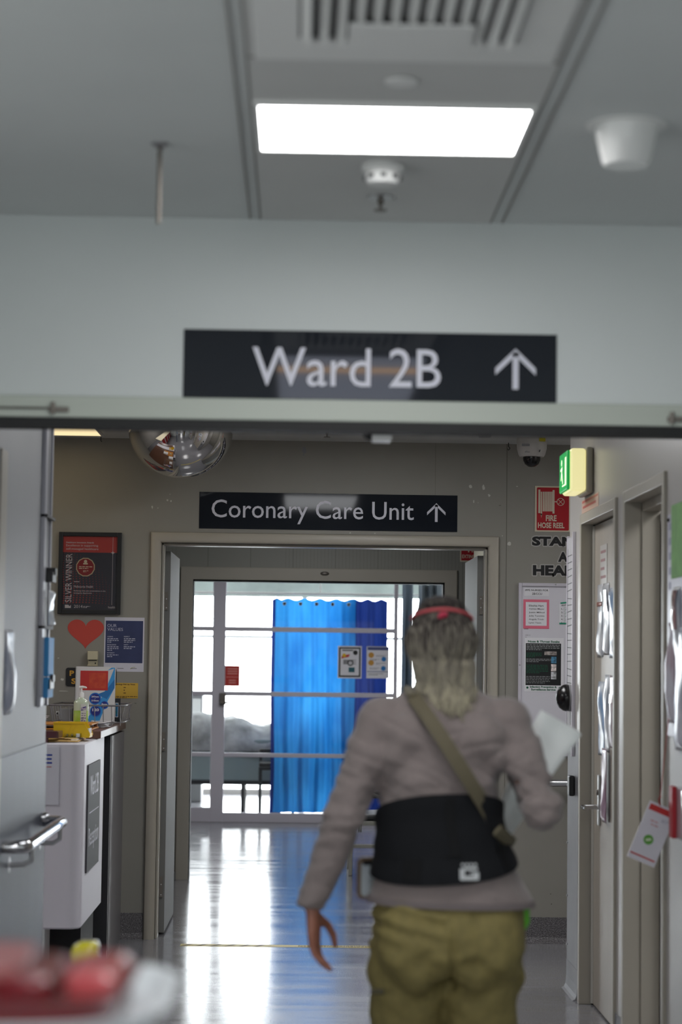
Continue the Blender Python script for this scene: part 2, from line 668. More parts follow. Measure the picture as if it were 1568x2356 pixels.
for c in ((350, 1167, .006, .010), (385, 1151, .006, .006), (393, 1153, .005, .007), (363, 1169, .003, .003), (391, 1137, .003, .003), (1082, 1119, .010, .010), (1112, 1122, .008, .016), (1125, 1140, .008, .009), (1089, 1154, .004, .010), (1099, 1157, .002, .003), (1189, 1119, .006, .003), (1171, 1251, .011, .013), (1155, 1233, .004, .003), (143, 1563, .010, .008), (147, 1590, .038, .0025), (121, 1626, .006, .006), (150, 1629, .016, .002), (298, 1633, .004, .003), (331, 1500, .003, .003), (134, 1514, .006, .003), (805, 1226, .006, .003), (862, 1227, .004, .003)):
    chip(*c)
m.build('paint_chip', mat('bare_plaster', (196, 194, 188), 0.8), ew)
m = M()
chip(700, 1035, .014, .020, 11)
chip(698, 1046, .005, .008)
m.build('peeled_foil', MT['guard'], ew)
m = M()
for c in ((1268, 2080, .003, .004), (1266, 2057, .003, .003), (1150, 1163, .010, .002), (312, 1618, .008, .002)):
    chip(*c)
m.build('scuff', mat('dark_scuff', (84, 80, 76), 0.8), ew)

# skirting on the end wall
m = M()
prof = [(0.0, 0.135), (0.004, 0.135), (0.004, 0.03), (0.012, 0.010), (0.03, 0.001), (0.03, 0.0), (0.0, 0.0)]
for xa, xb in ((-0.95, -0.80), (1.112, 4.3)):
    m.loft([[(x, WY - a, b) for a, b in prof] for x in (xa, xb)])
struct(m.build('baseboard_end', MT['skirting']))

# door frame of the wide doorway: rounded architrave, reveal, mitred corners
m = M()
aw = 0.058
prof = [(0.0, 0.0), (0.0, 0.018), (0.004, 0.026), (0.012, 0.031), (0.028, 0.033), (0.044, 0.031), (0.054, 0.024), (0.058, 0.015), (0.058, -0.14)]


def arch(m, x0, x1, zt, yf, w, prof, z0=0.0):
    """architrave swept round an opening: up the left, across the head, down the right"""
    k = w / prof[-1][0]
    rings = []
    for (cx, cz, sx, sz) in ((x0, z0, -1, 0), (x0, zt, -1, 1), (x1, zt, 1, 1), (x1, z0, 1, 0)):
        rings.append([(cx + sx * (w - a * k), yf - d, cz + sz * (w - a * k)) for a, d in prof])
    m.loft(rings, cap=True, close=True)


arch(m, OL, OR, OT, WY, aw, prof)
df = struct(m.build('door_1', MT['frame'], smooth=True, sharp=0.5))
m = M()
for x0, x1 in ((OL, OL + 0.012), (OR - 0.012, OR)):
    m.box(x0, x1, WY + 0.02, WY + 0.14, 0, OT)
m.box(OL, OR, WY + 0.02, WY + 0.14, OT - 0.012, OT)
m.build('door_stop', MT['frame'], df, bevel=0.002)
# the two leaves, hooked open against the inner corridor
for side, x0, x1 in ((-1, OL - 0.004, OL + 0.040), (1, OR - 0.042, OR + 0.002)):
    m = M().box(x0, x1, WY + 0.16, WY + 1.0, 0.012, 2.055)
    lf = m.build('leaf', MT['leafpale'], df, bevel=0.002)
    for (za, zb) in ((1.735, 1.835), (0.98, 1.08), (0.20, 0.31)):
        mm = M()
        hx = x0 + 0.005 if side < 0 else x0 + 0.012
        mm.box(hx, hx + 0.028, WY + 0.150, WY + 0.161, za, zb)
        hg = mm.build('hinge', MT['hinge'], lf, bevel=0.001)
        mm = M()
        for q in range(4):
            mm.lathe((hx + (0.008 if q % 2 else 0.02), WY + 0.150, za + 0.014 + q * (zb - za - 0.028) / 3), [(0.004, 0.001), (0.003, -0.001)], 8, 'y')
        mm.build('screw', MT['steel'], hg)

# inner lobby beyond the wide doorway
struct(M().box(-1.35, -1.25, WY + 0.14, D2Y, 0, CZ).build('wall_inner_left', MT['panelling']))
m = M()
m.box(1.10, 1.22, WY + 0.14, 11.95, 0, CZ)
m.box(1.10, 1.22, 12.95, 13.2, 0, CZ)
m.box(1.10, 1.22, 11.95, 12.95, 2.10, CZ)
struct(m.build('wall_inner_right', mat('cream_wall_paint', (186, 182, 164), 0.45), bevel=0.004))
m = M()
IL, IR, IT = -0.72, 0.985, 2.012
m.box(-1.35, IL - 0.03, D2Y, D2Y + 0.12, 0, CZ)
m.box(IR + 0.03, 4.4, D2Y, D2Y + 0.12, 0, CZ)
m.box(IL - 0.03, IR + 0.03, D2Y, D2Y + 0.12, IT + 0.03, CZ)
iw = struct(m.build('wall_inner', MT['panelling']))
m = M()
x = -1.2
i = 0
while x < 1.6:
    wide = (i % 12 == 0)
    if not (IL - 0.1 < x < IR + 0.08):
        D2.box(m, x, x + (0.004 if wide else 0.0015), 0, CZ, 0, 0.0012)
    elif x > -0.1 or wide:
        D2.box(m, x, x + (0.004 if wide else 0.0015), IT + 0.07, CZ, 0, 0.0012)
    x += 0.024
    i += 1
m.build('panel_groove', mat('groove_shadow', (112, 111, 106), 0.6), iw)
m = M()
arch(m, IL, IR, IT, D2Y, 0.085, [(0, 0), (0, 0.016), (0.004, 0.02), (0.05, 0.02), (0.058, 0.016), (0.058, -0.12)])
d2f = struct(m.build('door_2', MT['frame'], smooth=True, sharp=0.5))
m = M()
m.box(IL, IL + 0.006, D2Y + 0.01, D2Y + 0.12, 0, IT)
m.box(IR - 0.012, IR, D2Y + 0.01, D2Y + 0.12, 0, IT)
m.box(IL, IR, D2Y + 0.01, D2Y + 0.12, IT - 0.012, IT)
m.build('seal_strip', MT['rubber'], d2f)
m = M().ellipsoid((0.17, D2Y - 0.022, 2.062), 0.03, 0.012, 0.014, 14, 8)
m.build('latch_keeper', MT['hinge'], d2f, smooth=True)
m = M()
prof = [(0.0, 0.06), (0.006, 0.06), (0.006, 0.03), (0.02, 0.01), (0.03, 0.0), (0.0, 0.0)]
m.loft([[(x, D2Y - a, b) for a, b in prof] for x in (-1.25, -0.80)])
m.box(-0.905, -0.80, D2Y - 0.05, D2Y, 0, 0.05)
struct(m.build('baseboard_inner', MT['leafpale'], bevel=0.006))
# glazed side door in the lobby's right wall
m = M()
IR_F = Fr((1.10, 0, 0), -YA, ZA)
IR_F.rect_frame(m, -12.95, -11.95, 0.0, 2.10, 0.07, -0.06, 0.012)
sd = struct(m.build('door_3', MT['frame'], bevel=0.004))
m = M()
IR_F.rect_frame(m, -12.88, -12.02, 0.01, 2.03, 0.11, -0.055, -0.012)
lf = m.build('leaf', MT['framelight'], sd, bevel=0.003)
m = M()
IR_F.box(m, -12.77, -12.13, 0.12, 1.92, -0.036, -0.030)
m.build('pane', mat('frosted_glass', (170, 180, 182), 0.35, spec=0.6), sd)
struct(M().box(1.22, 1.26, 11.4, 13.2, 0, CZ).build('wall_side_back', MT['endwall']))

# corridor beyond, up to the glass partition
m = M()
m.box(-2.0, -1.9, D2Y + .12, GY, 0, CZ)
struct(m.build('wall_beyond_left', MT['rightwall']))
m = M()
m.box(2.3, 2.4, D2Y + .12, GY, 0, CZ)
struct(m.build('wall_beyond_right', MT['rightwall']))
# head above the glass
struct(M().box(-4.4, 4.4, GY, GY + 0.1, 2.25, CZ).build('wall_glass_head', MT['panelling']))

# ================================================================== far end: glass partition, ward, window
m = M()
AL = mat('white_aluminium', (200, 196, 206), 0.4)
RAILZ = [(1.728, 1.772), (1.140, 1.182), (0.588, 0.625)]
gx0, gx1 = -1.45, 1.9
posts = [(-0.785, -0.665), (0.868, 0.905), (1.88, 1.92), (-1.5, -1.44)]
for a, b in posts:
    m.box(a, b, GY - 0.03, GY + 0.03, 0, 2.25)
for a, b in RAILZ:
    m.box(gx0, 0.87, GY - 0.022, GY + 0.022, a, b)
m.box(-0.665, 0.87, GY - 0.03, GY + 0.03, 0.0, 0.085)
m.box(gx0, -0.785, GY - 0.03, GY + 0.03, 0.0, 0.13)
m.box(0.905, gx1, GY - 0.03, GY + 0.03, 0.0, 0.085)
m.box(gx0, gx1, GY - 0.03, GY + 0.03, 2.2, 2.25)
gp = struct(m.build('window_1', AL, bevel=0.004))
zz = [0.085, 0.588, 0.625, 1.140, 1.182, 1.728, 1.772, 2.2]
for (xa, xb) in ((gx0, -0.785), (-0.665, 0.868)):
    for k in range(0, 8, 2):
        z0 = 0.13 if (k == 0 and xa == gx0) else zz[k]
        M().box(xa, xb, GY - 0.003, GY + 0.003, z0, zz[k + 1]).build('pane', MT['glass'], gp)
M().box(0.905, 1.88, GY - 0.003, GY + 0.003, 0.085, 2.2).build('pane', MT['glass'], gp)
m = M()
m.box(-0.71, -0.655, GY - 0.055, GY - 0.03, 1.06, 1.165)
m.tube([(-0.70, GY - 0.055, 1.08), (-0.70, GY - 0.075, 1.08), (-0.63, GY - 0.075, 1.08)], 0.010)
m.build('latch', MT['hinge'], gp, smooth=True)
struct(M().box(1.9, 4.4, GY, GY + 0.1, 0, 2.25).build('wall_glass_right', MT['rightwall']))
struct(M().box(-4.4, -1.5, GY, GY + 0.1, 0, 2.25).build('wall_glass_left', MT['rightwall']))

# notices on the glass
def sheet(name, fr, x0, x1, y0, y1, material, label, cat, group=None, d=0.0, t=0.0012):
    o = fr.p((x0 + x1) / 2, y0, d)
    th = thing(name, o, label, cat, group)
    mm = M()
    fr.box(mm, x0, x1, y0, y1, d, d + t)
    mm.build('sheet', material, th)
    return th, d + t


a, b = hit(518, 1531, y=GY), hit(551, 1579, y=GY)
th, d = sheet('notice', GW, a.x, b.x, b.z, a.z, MT['redpaper'], 'small red notice stuck on the glass partition beside the door latch', 'notice')
m = M()
for q in range(3):
    GW.box(m, a.x + .02, b.x - .02, a.z - .035 - q * .022, a.z - .025 - q * .022, d, d + .0006)
GW.box(m, a.x + .008, b.x - .008, a.z - .108, a.z - .103, d, d + .0006)
for q in range(2):
    GW.box(m, a.x + .035, b.x - .035, a.z - .140 - q * .022, a.z - .130 - q * .022, d, d + .0006)
m.build('print', mat('pale_red_print', (226, 150, 142), 0.6), th)
a, b = hit(777, 1486, y=GY), hit(831, 1561, y=GY)
th, d = sheet('poster', GW, a.x, b.x, b.z, a.z, MT['paper'], 'black bordered poster with red and teal pictures on the glass partition', 'poster')
m = M()
GW.rect_frame(m, a.x + .010, b.x - .010, b.z + .012, a.z - .012, .014, d, d + .0006)
for q in range(7):
    GW.box(m, a.x + .05, b.x - .05 - .02 * (q % 3), a.z - .13 - q * .006, a.z - .126 - q * .006, d, d + .0006)
GW.disc(m, a.x + .115, a.z - .155, .028, d, d + .0006, 14)
GW.disc(m, a.x + .16, a.z - .06, .022, d, d + .0006, 12)
GW.box(m, a.x + .04, a.x + .14, a.z - .045, a.z - .035, d, d + .0006)
m.build('black_print', MT['ink'], th)
m = M()
GW.disc(m, a.x + .115, a.z - .155, .018, d + .0007, d + .0012, 14)
m.build('white_print', MT['papergrey'], th)
m = M()
GW.poly(m, [(a.x + .03, a.z - .115), (a.x + .10, a.z - .10), (a.x + .11, a.z - .075), (a.x + .04, a.z - .085)], d, d + .0009)
m.build('red_print', MT['redpaper'], th)
m = M()
GW.disc(m, a.x + .058, a.z - .085, .017, d + .001, d + .0015, 14)
m.build('yellow_print', MT['yellow'], th)
m = M()
GW.box(m, a.x + .10, a.x + .155, b.z + .055, b.z + .10, d, d + .0009)
m.build('teal_print', mat('teal_print', (24, 92, 104), 0.5), th)
a, b = hit(843, 1487, y=GY), hit(894, 1561, y=GY)
th, d = sheet('poster', GW, a.x, b.x, b.z, a.z, MT['paper'], 'white poster with blue band and hand pictures on the glass partition', 'poster')
m = M()
GW.box(m, a.x + .008, b.x - .004, a.z - .034, a.z - .006, d, d + .0006)
IND = mat('indigo_band', (70, 78, 128), 0.5)
m.build('blue_band', IND, th)
m = M()
GW.box(m, a.x + .008, b.x - .004, b.z + .058, b.z + .064, d, d + .0006)
m.build('blue_rule', IND, th)
OCH = mat('ochre_print', (196, 144, 60), 0.5)
for xx, zz2 in ((.042, .08), (.042, .15)):
    GW.disc(M(), a.x + xx, a.z - zz2, .026, d, d + .0006, 14).build('orange_picture', OCH, th)
for xx, zz2 in ((.158, .115), (.155, .20)):
    GW.disc(M(), a.x + xx, a.z - zz2, .022, d, d + .0006, 14).build('blue_picture', MT['blue'], th)
m = M()
for zz2 in (.08, .115, .15, .195):
    lines(m, GW, a.x + .085 if zz2 in (.08, .15) else a.x + .03, a.x + .18 if zz2 in (.08, .15) else a.x + .12, a.z - zz2, 2, .009, .004, d + .0006, int(zz2 * 999))
lines(m, GW, a.x + .02, b.x - .05, b.z + .045, 2, .012, .005, d + .0006, 4)
m.build('print', MT['inkgrey'], th)

# ward room behind the glass
struct(M().box(-4.4, 4.4, 23.0, 23.15, 2.16, CZ).build('wall_window_head', mat('grey_green_bulkhead', (150, 160, 156), 0.5, var=0.08, vscale=3)))
struct(M().box(-4.4, 4.4, 23.0, 23.15, 0.0, 0.06).build('wall_window_foot', MT['rightwall']))
m = M()
for x in (-2.9, -1.55, 0.06, 1.5, 2.9):
    m.box(x - 0.03, x + 0.03, 22.95, 23.05, 0.06, 2.16)
for z in (0.48, 1.72):
    m.box(-4.3, 4.3, 22.97, 23.03, z - 0.018, z + 0.018)
wf = struct(m.build('window_2', mat('pale_window_frame', (206, 208, 210), 0.5)))
M().box(-4.3, 4.3, 23.06, 23.08, 0.06, 2.16).build('daylit_blind', emission('daylight', (250, 252, 255), WINDOW_LIGHT), wf)
struct(M().box(-4.4, -4.3, GY + .1, 23, 0, CZ).build('wall_ward_left', MT['header']))
struct(M().box(4.3, 4.4, GY + .1, 23, 0, CZ).build('wall_ward_right', MT['header']))


def curtain(name, x0, x1, y, z0, z1, material, label, folds, amp, grommets, seed, lean=0.0):
    th = thing(name, ((x0 + x1) / 2, y, z0), label, 'curtain')
    nx, nz = 120, 24
    rnd = random.Random(seed)
    ph = [rnd.uniform(0, 6) for _ in range(4)]
    vs = []
    for j in range(nz + 1):
        v = j / nz
        z = z0 + (z1 - z0) * v
        for i in range(nx + 1):
            t = i / nx
            w = amp * (math.sin(2 * PI * folds * t + ph[0] + 0.5 * math.sin(3 * v + ph[1])) + 0.4 * math.sin(2 * PI * folds * 2.1 * t + ph[2] + v * 2))
            w *= 0.45 + 0.55 * (1 - v)
            w += 0.02 * noise.noise(Vector((t * 5, v * 6, seed)))
            xx = x0 + (x1 - x0) * t + lean * (1 - v) * (t) + 0.01 * (1 - v) * math.sin(7 * v + t * 9)
            zz = z
            if j == nz:
                zz += 0.010 * math.cos(2 * PI * folds * t + ph[0])
            vs.append((xx, y + w, zz))
    fs = []
    for j in range(nz):
        for i in range(nx):
            k = j * (nx + 1) + i
            fs.append((k, k + 1, k + nx + 2, k + nx + 1))
    mm = M().add(vs, fs)
    cl = mm.build('cloth', material, th, smooth=True, sharp=0)
    if grommets:
        for q in range(grommets):
            t = (q + 0.55) / grommets
            xx = x0 + (x1 - x0) * t
            g = M()
            g.lathe((xx, y - amp - 0.012, z1 - 0.045), [(0.014, 0.0), (0.018, 0.003), (0.018, 0.006), (0.013, 0.006), (0.011, 0.003), (0.014, 0.0)], 16, 'y')
            g.build('eyelet', MT['whiteplastic'], th, smooth=True)
    return th


BLUE1 = translucent('blue_curtain_cloth', (50, 134, 198), 0.55, (28, 102, 172), (3, 3, 1.2))
BLUE2 = translucent('navy_curtain_cloth', (38, 58, 128), 0.2, (30, 50, 114), (3, 3, 1))
cy = 19.75
a, b = hit(634, 1378, y=cy), hit(812, 1871, y=cy)
curtain('privacy_curtain', a.x, b.x, cy, b.z, a.z, BLUE1, 'bright blue privacy curtain with a row of eyelets, backlit behind the glass', 5, 0.026, 5, 3)
a, b = hit(796, 1380, y=cy + .1), hit(886, 1871, y=cy + .1)
curtain('privacy_curtain', a.x, b.x, cy + .12, b.z, a.z, BLUE2, 'dark navy privacy curtain hanging behind the two posters on the glass', 3, 0.04, 0, 9)
a, b = hit(626, 1378, y=cy + .2), hit(640, 1871, y=cy + .2)
curtain('privacy_curtain', a.x, b.x + .02, cy + .2, b.z, a.z, BLUE2, 'narrow dark edge of curtain at the left side of the bright blue one', 1, 0.02, 0, 5)
m = M().tube([(-1.4, cy, 2.10), (1.6, cy, 2.10)], 0.012)
for x in (-1.2, 0.2, 1.4):
    m.tube([(x, cy, 2.10), (x, cy, CZ)], 0.008)
tag(m.build('curtain_track', MT['whiteplastic'], smooth=True), 'white curtain track running above the blue curtains behind the glass', 'curtain track')
# grey drapes at the right of the glass
GREYD = mat('blue_grey_drape', (112, 124, 138), 0.7, var=0.1, vscale=4, vstretch=(6, 6, .4))
curtain('window_drape', 0.96, 1.06, GY + .35, 0.004, 2.2, GREYD, 'narrow blue grey drape just right of the glass panel with two posters', 1.5, 0.03, 0, 12)
curtain('window_drape', 1.12, 1.34, GY + .45, 0.004, 2.2, mat('dark_grey_drape', (92, 100, 108), 0.7, var=0.15, vscale=5, vstretch=(8, 8, .3)), 'dark grey bunched drape half hidden behind the head of the person', 3, 0.05, 0, 13)

# hospital bed seen through the glass
bd = thing('hospital_bed', (-0.55, 20.75, 0), 'long bed under a rumpled grey blanket behind the glass partition', 'bed')
m = M()
nx, ny = 70, 14
vs, fs = [], []
for j in range(ny + 1):
    for i in range(nx + 1):
        x = -1.45 + 1.9 * i / nx
        t = j / ny
        y = 20.35 + 0.85 * t
        edge = min(1.0, min(t, 1 - t) * 5)
        prof = 0.70 + 0.17 * edge ** 0.5
        hump = 0.06 * math.exp(-((x + 0.98) / 0.2) ** 2) - 0.05 * math.exp(-((x + .34) / 0.14) ** 2) + 0.05 * math.exp(-((x + .02) / 0.16) ** 2) + 0.03 * math.exp(-((x + .62) / 0.12) ** 2)
        z = prof + hump + 0.03 * noise.noise(Vector((x * 5, y * 5, 1))) + 0.012 * noise.noise(Vector((x * 16, y * 16, 4)))
        if t == 0:
            z = 0.59 + 0.02 * noise.noise(Vector((x * 4, 0, 3)))
        vs.append((x, y, z))
for j in range(ny):
    for i in range(nx):
        k = j * (nx + 1) + i
        fs.append((k, k + 1, k + nx + 2, k + nx + 1))
mb = m.add(vs, fs).build('blanket', mat('grey_blanket', (150, 150, 150), 0.8, var=0.22, vscale=6), bd, smooth=True, sharp=0)
mb.modifiers.new('thick', 'SOLIDIFY').thickness = 0.01
M().box(-1.44, 0.44, 20.38, 21.18, 0.58, 0.70).build('mattress', mat('grey_green_mattress', (112, 124, 124), 0.6), bd, bevel=0.02)
M().box(-1.30, 0.40, 20.40, 20.44, 0.30, 0.585).build('side_panel', mat('grey_green_side_panel', (120, 132, 134), 0.5), bd, bevel=0.01)
m = M().box(-1.44, 0.44, 20.42, 21.16, 0.52, 0.58)
m.box(-1.44, 0.44, 20.40, 20.46, 0.26, 0.30)
m.build('frame', MT['dark'], bd, bevel=0.004)
M().box(-0.50, -0.28, 20.36, 20.40, 0.535, 0.575).build('release_handle', MT['dark'], bd, bevel=0.008)
for x in (-1.2, -0.52, 0.3):
    for y in (20.44, 21.1):
        lg = M().box(x - 0.018, x + 0.018, y - 0.018, y + 0.018, 0.0, 0.53).build('leg', MT['dark'], bd)


def chair_small(name, x0, x1, y0, y1, hs, hb, label, frame, pad, low=None):
    th = thing(name, ((x0 + x1) / 2, (y0 + y1) / 2, 0), label, 'chair')
    M().box(x0, x1, y0, y1, hs - 0.045, hs).build('seat', pad, th, bevel=0.015)
    if hb:
        M().box(x0, x1, y1 - 0.045, y1 - 0.005, hs + 0.08, hb).build('backrest', pad, th, bevel=0.015)
    for x in (x0 + 0.012, x1 - 0.012):
        for y in (y0 + 0.012, y1 - 0.012):
            top = (hb - 0.02) if (hb and y > y0 + .1) else hs - 0.045
            M().box(x - 0.014, x + 0.014, y - 0.014, y + 0.014, 0, top).build('leg', frame, th, bevel=0.003)
    m = M()
    if low:
        m.box(x0, x1, y0 - 0.002, y0 + 0.022, low, low + 0.026)
        m.box(x0, x0 + 0.024, y0, y1, low, low + 0.026)
    m.box(x0, x1, y0 - 0.004, y0 + 0.02, hs - 0.075, hs - 0.045)
    m.build('rail', frame, th, bevel=0.003)
    return th


chair_small('visitor_chair', -0.36, -0.02, 20.0, 20.3, 0.50, 0.62, 'black framed chair at the bed end, left of the blue curtain', MT['dark'], MT['dark'])
bench = chair_small('visitor_chair', 0.365, 0.95, 14.50, 14.98, 0.42, 0.56, 'black padded steel chair behind the person, just past the inner doorway', mat('dull_steel', (150, 148, 140), 0.35, .8), MT['dark'], low=0.19)
m = M().tube([(0.44, 14.50, 0.30), (0.44, 14.49, 0.53), (0.52, 14.5, 0.56), (0.60, 14.52, 0.53)], 0.013)
m.build('armrest', MT['chrome'], bench, smooth=True)
lk = thing('bedside_locker', (-1.12, 21.9, 0), 'pale bedside locker behind the bed at the far left of the glass', 'locker')
M().box(-1.32, -0.98, 21.7, 22.1, 0.0, 1.10).build('body', MT['greyplastic'], lk, bevel=0.01)
M().box(-1.30, -1.0, 21.685, 21.7, 0.62, 1.06).build('door', MT['whiteplastic'], lk, bevel=0.004)
M().box(-1.34, -0.96, 21.68, 22.12, 1.10, 1.13).build('top', MT['whiteplastic'], lk, bevel=0.004)

# fire extinguisher sign on the inner wall
a, b = hit(1058, 1250, y=D2Y), hit(1110, 1293, y=D2Y)
th = thing('safety_sign', D2.p((a.x + b.x) / 2, b.z, 0), 'red and white fire extinguisher sign glimpsed at the top right of the doorway', 'sign')
m = M()
D2.box(m, a.x, a.x + .20, b.z, b.z + .30, 0, .002)
m.build('plate', mat('cream_sign_plate', (214, 204, 180), 0.5), th)
m = M()
D2.box(m, a.x + .008, a.x + .192, b.z + .008, b.z + .292, .002, .0028)
m.build('red_field', MT['red'], th)
m = M()
text(m, D2, 'FIRE', a.x + .054, a.x + .146, b.z + .064, b.z + .090, .0036, .02)
text(m, D2, 'EXTINGUISHER', a.x + .014, a.x + .186, b.z + .024, b.z + .048, .0036, .02)
D2.box(m, a.x + .064, a.x + .19, b.z + .125, b.z + .14, .0028, .0034)
D2.box(m, a.x + .052, a.x + .19, b.z + .14, b.z + .28, .0028, .0034)
m.build('lettering', mat('cream_sign_print', (214, 204, 180), 0.5), th)
th = thing('safety_sign', (1.097, 12.62, 2.15), 'red sign corner on the lobby side wall above the glazed door', 'sign')
m = M()
IR_F.poly(m, [(-12.82, 2.17), (-12.40, 2.17), (-12.40, 2.40), (-12.82, 2.40)], 0, .002)
m.build('plate', mat('cream_sign_plate2', (214, 204, 180), 0.5), th)
m = M()
IR_F.poly(m, [(-12.80, 2.19), (-12.42, 2.24), (-12.42, 2.38), (-12.80, 2.38)], .002, .003)
m.build('red_field', MT['red'], th)

# ================================================================== ceiling things
def panel_light(x0, x1, y0, y1, material, label, grp=None, z=CZ - 0.012):
    th = thing('ceiling_light', ((x0 + x1) / 2, (y0 + y1) / 2, z - 0.004), label, 'ceiling light', grp)
    m = M()
    w = 0.012
    m.box(x0 - w, x0, y0 - w, y1 + w, z - 0.004, CZ - .0045)
    m.box(x1, x1 + w, y0 - w, y1 + w, z - 0.004, CZ - .0045)
    m.box(x0, x1, y0 - w, y0, z - 0.004, CZ - .0045)
    m.box(x0, x1, y1, y1 + w, z - 0.004, CZ - .0045)
    m.build('frame', MT['whiteplastic'], th)
    M().box(x0, x1, y0, y1, z - 0.002, z + 0.004).build('diffuser', material, th)
    return th


panel_light(1.9, 2.5, 6.3, 7.2, MT['lampwhite'], 'added unseen light panel inside the room behind the open second doorway on the right')  # added out of view to brighten the recess of the open doorway
panel_light(-0.10, 0.472, 4.31, 4.692, MT['lampwhite'], 'bright white rectangular ceiling light above the first hanging sign')
panel_light(-0.10, 0.472, 0.35, 1.50, MT['lampwhite'], 'added unseen light panel in the near corridor, overhead of the photographer')  # added overhead, unseen, to lift the light of the near corridor
panel_light(-0.10, 0.472, -1.5, -0.4, MT['lampwhite'], 'added unseen light panel far back in the near corridor behind the photographer')  # another unseen fill panel added behind the camera
panel_light(-0.115, 0.40, 6.30, 7.60, MT['lampdim'], 'white ceiling light hidden above the first doorway, over the corridor doors')
panel_light(0.0, 0.572, 9.0, 9.9, MT['lampwhite'], 'added light panel, unseen behind the header, nearest the wide doorway')  # added to brighten the end wall, hidden by the header
dim_l = panel_light(-0.10, 0.472, 1.72, 3.1, MT['glowlow'], 'dim glowing panel added out of view in front of the air vent')  # invented source for the pale band reflected in the first sign
M().box(-0.10, 0.472, 2.66, 2.80, CZ - .0165, CZ - .0142).build('amber_glow_strip', MT['glowamber'], dim_l)  # added glow, placed to reflect as an orange streak in the sign
panel_light(-1.85, -1.05, 10.3, 10.93, MT['lampwarm'], 'warm yellow ceiling light panel over the reception desk')
panel_light(-3.0, -2.4, 7.6, 8.8, MT['lampwhite'], 'added unseen light panel over the red staff desk')  # unseen panel added for general light on the left
panel_light(2.4, 3.0, 9.9, 10.5, MT['lampwhite'], 'added unseen light panel round the corner of the right corridor wall')  # unseen panel added to light the cross corridor
panel_light(-0.2, 0.4, 12.2, 13.0, MT['lobbyfill'], 'added unseen light panel of the lobby behind the wide doorway')  # unseen panel added so the inner wall gets brighter
panel_light(-0.2, 0.4, 16.2, 17.4, MT['lampwhite'], 'added unseen light panel of the corridor before the glass partition')  # unseen panel added as fill for the closed far corridor

# air vent
th = thing('air_vent', (0.188, 3.6, CZ - .02), 'white louvred air vent panel in the ceiling nearest the camera', 'air vent')
m = M()
x0, x1, y0, y1 = -0.10, 0.475, 3.26, 3.972
z = CZ - 0.008
m.box(x0, x1, y0, y0 + .10, z - .006, z)
m.box(x0, x1, y1 - .13, y1, z - .006, z)
m.box(x0, x0 + .085, y0 + .1, y1 - .13, z - .006, z)
m.box(x1 - .085, x1, y0 + .1, y1 - .13, z - .006, z)
m.build('frame', MT['whiteplastic'], th, bevel=.003)
M().box(x0 + .085, x1 - .085, y0 + .10, y1 - .13, z + .002, z + .003).build('duct', mat('dark_duct', (44, 45, 48), 0.7), th)
m = M()
n = 13
for k in range(n):
    x = x0 + .10 + (x1 - x0 - .2) * k / (n - 1)
    ang = .35 * (1 if k < n / 2 else -1)
    m.loft([[(x - .012, y, z - .001), (x + .004, y, z - .018), (x + .008, y, z - .018), (x - .008, y, z - .001)] for y in (y0 + .1, y1 - .13)])
m.build('louvre', MT['whiteplastic'], th)
M().box(.075, .305, 3.69, 3.845, CZ - .030, CZ - .024).build('deflector', MT['whiteplastic'], th, bevel=.004)
# faint round plate on the tile strip
tag(M().lathe((0.19, 4.13, CZ - .012), [(0.03, .008), (0.034, .004), (0.03, 0), (0.0, 0)], 20).build('blanking_plate', MT['whiteplastic'], smooth=True), 'small round white blanking plate between the air vent and the bright light', 'cover plate')
# smoke detector
c = hit(880, 395, z=CZ - .02)
th = thing('smoke_detector', (c.x, c.y, CZ - .055), 'round white smoke detector on the ceiling just behind the bright light', 'smoke detector')
M().lathe((c.x, c.y, CZ), [(0.050, -.0045), (0.051, -.016), (0.046, -.022)], 28).build('base', MT['whiteplastic'], th, smooth=True)
M().lathe((c.x, c.y, CZ), [(0.040, -.022), (0.042, -.030), (0.040, -.040), (0.034, -.050), (0.02, -.053)], 28).build('sensor_head', MT['whiteplastic'], th, smooth=True)
m = M()
for k in range(8):
    a = 2 * PI * k / 8
    ca, sa = math.cos(a), math.sin(a)
    m.box(c.x + .0405 * ca - .006, c.x + .0405 * ca + .006, c.y + .0405 * sa - .006, c.y + .0405 * sa + .006, CZ - .040, CZ - .032)
m.build('vent_slot', MT['dark'], th)


def sprinkler(c, label):
    th = thing('fire_sprinkler', (c.x, c.y, CZ - .04), label, 'sprinkler')
    M().lathe((c.x, c.y, CZ), [(.034, -.0045), (.034, -.007), (.018, -.010)], 20).build('rosette', MT['steel'], th, smooth=True)
    m = M().lathe((c.x, c.y, CZ), [(.008, -.010), (.008, -.022), (.004, -.026), (.004, -.038)], 12)
    m.lathe((c.x, c.y, CZ), [(.017, -.038), (.017, -.040)], 14)
    m.build('head', MT['hinge'], th, smooth=True)


sprinkler(hit(875, 458, z=CZ - .01), 'small metal sprinkler between the smoke detector and the header wall')
sprinkler(hit(752, 997, z=CZ - .02), 'far small sprinkler on the ceiling above the second hanging sign')
# hanging rod
c = hit(368, 330, z=CZ)
th = thing('ceiling_rod', (c.x, c.y, CZ - .2), 'thin metal rod hanging from the ceiling at the left', 'rod')
M().lathe((c.x, c.y, CZ), [(.02, 0), (.02, -.004), (.008, -.012)], 16).build('rosette', MT['steel'], th, smooth=True)
M().tube([(c.x, c.y, CZ - .01), (c.x, c.y, CZ - .185)], .0055).build('rod', MT['hinge'], th, smooth=True)
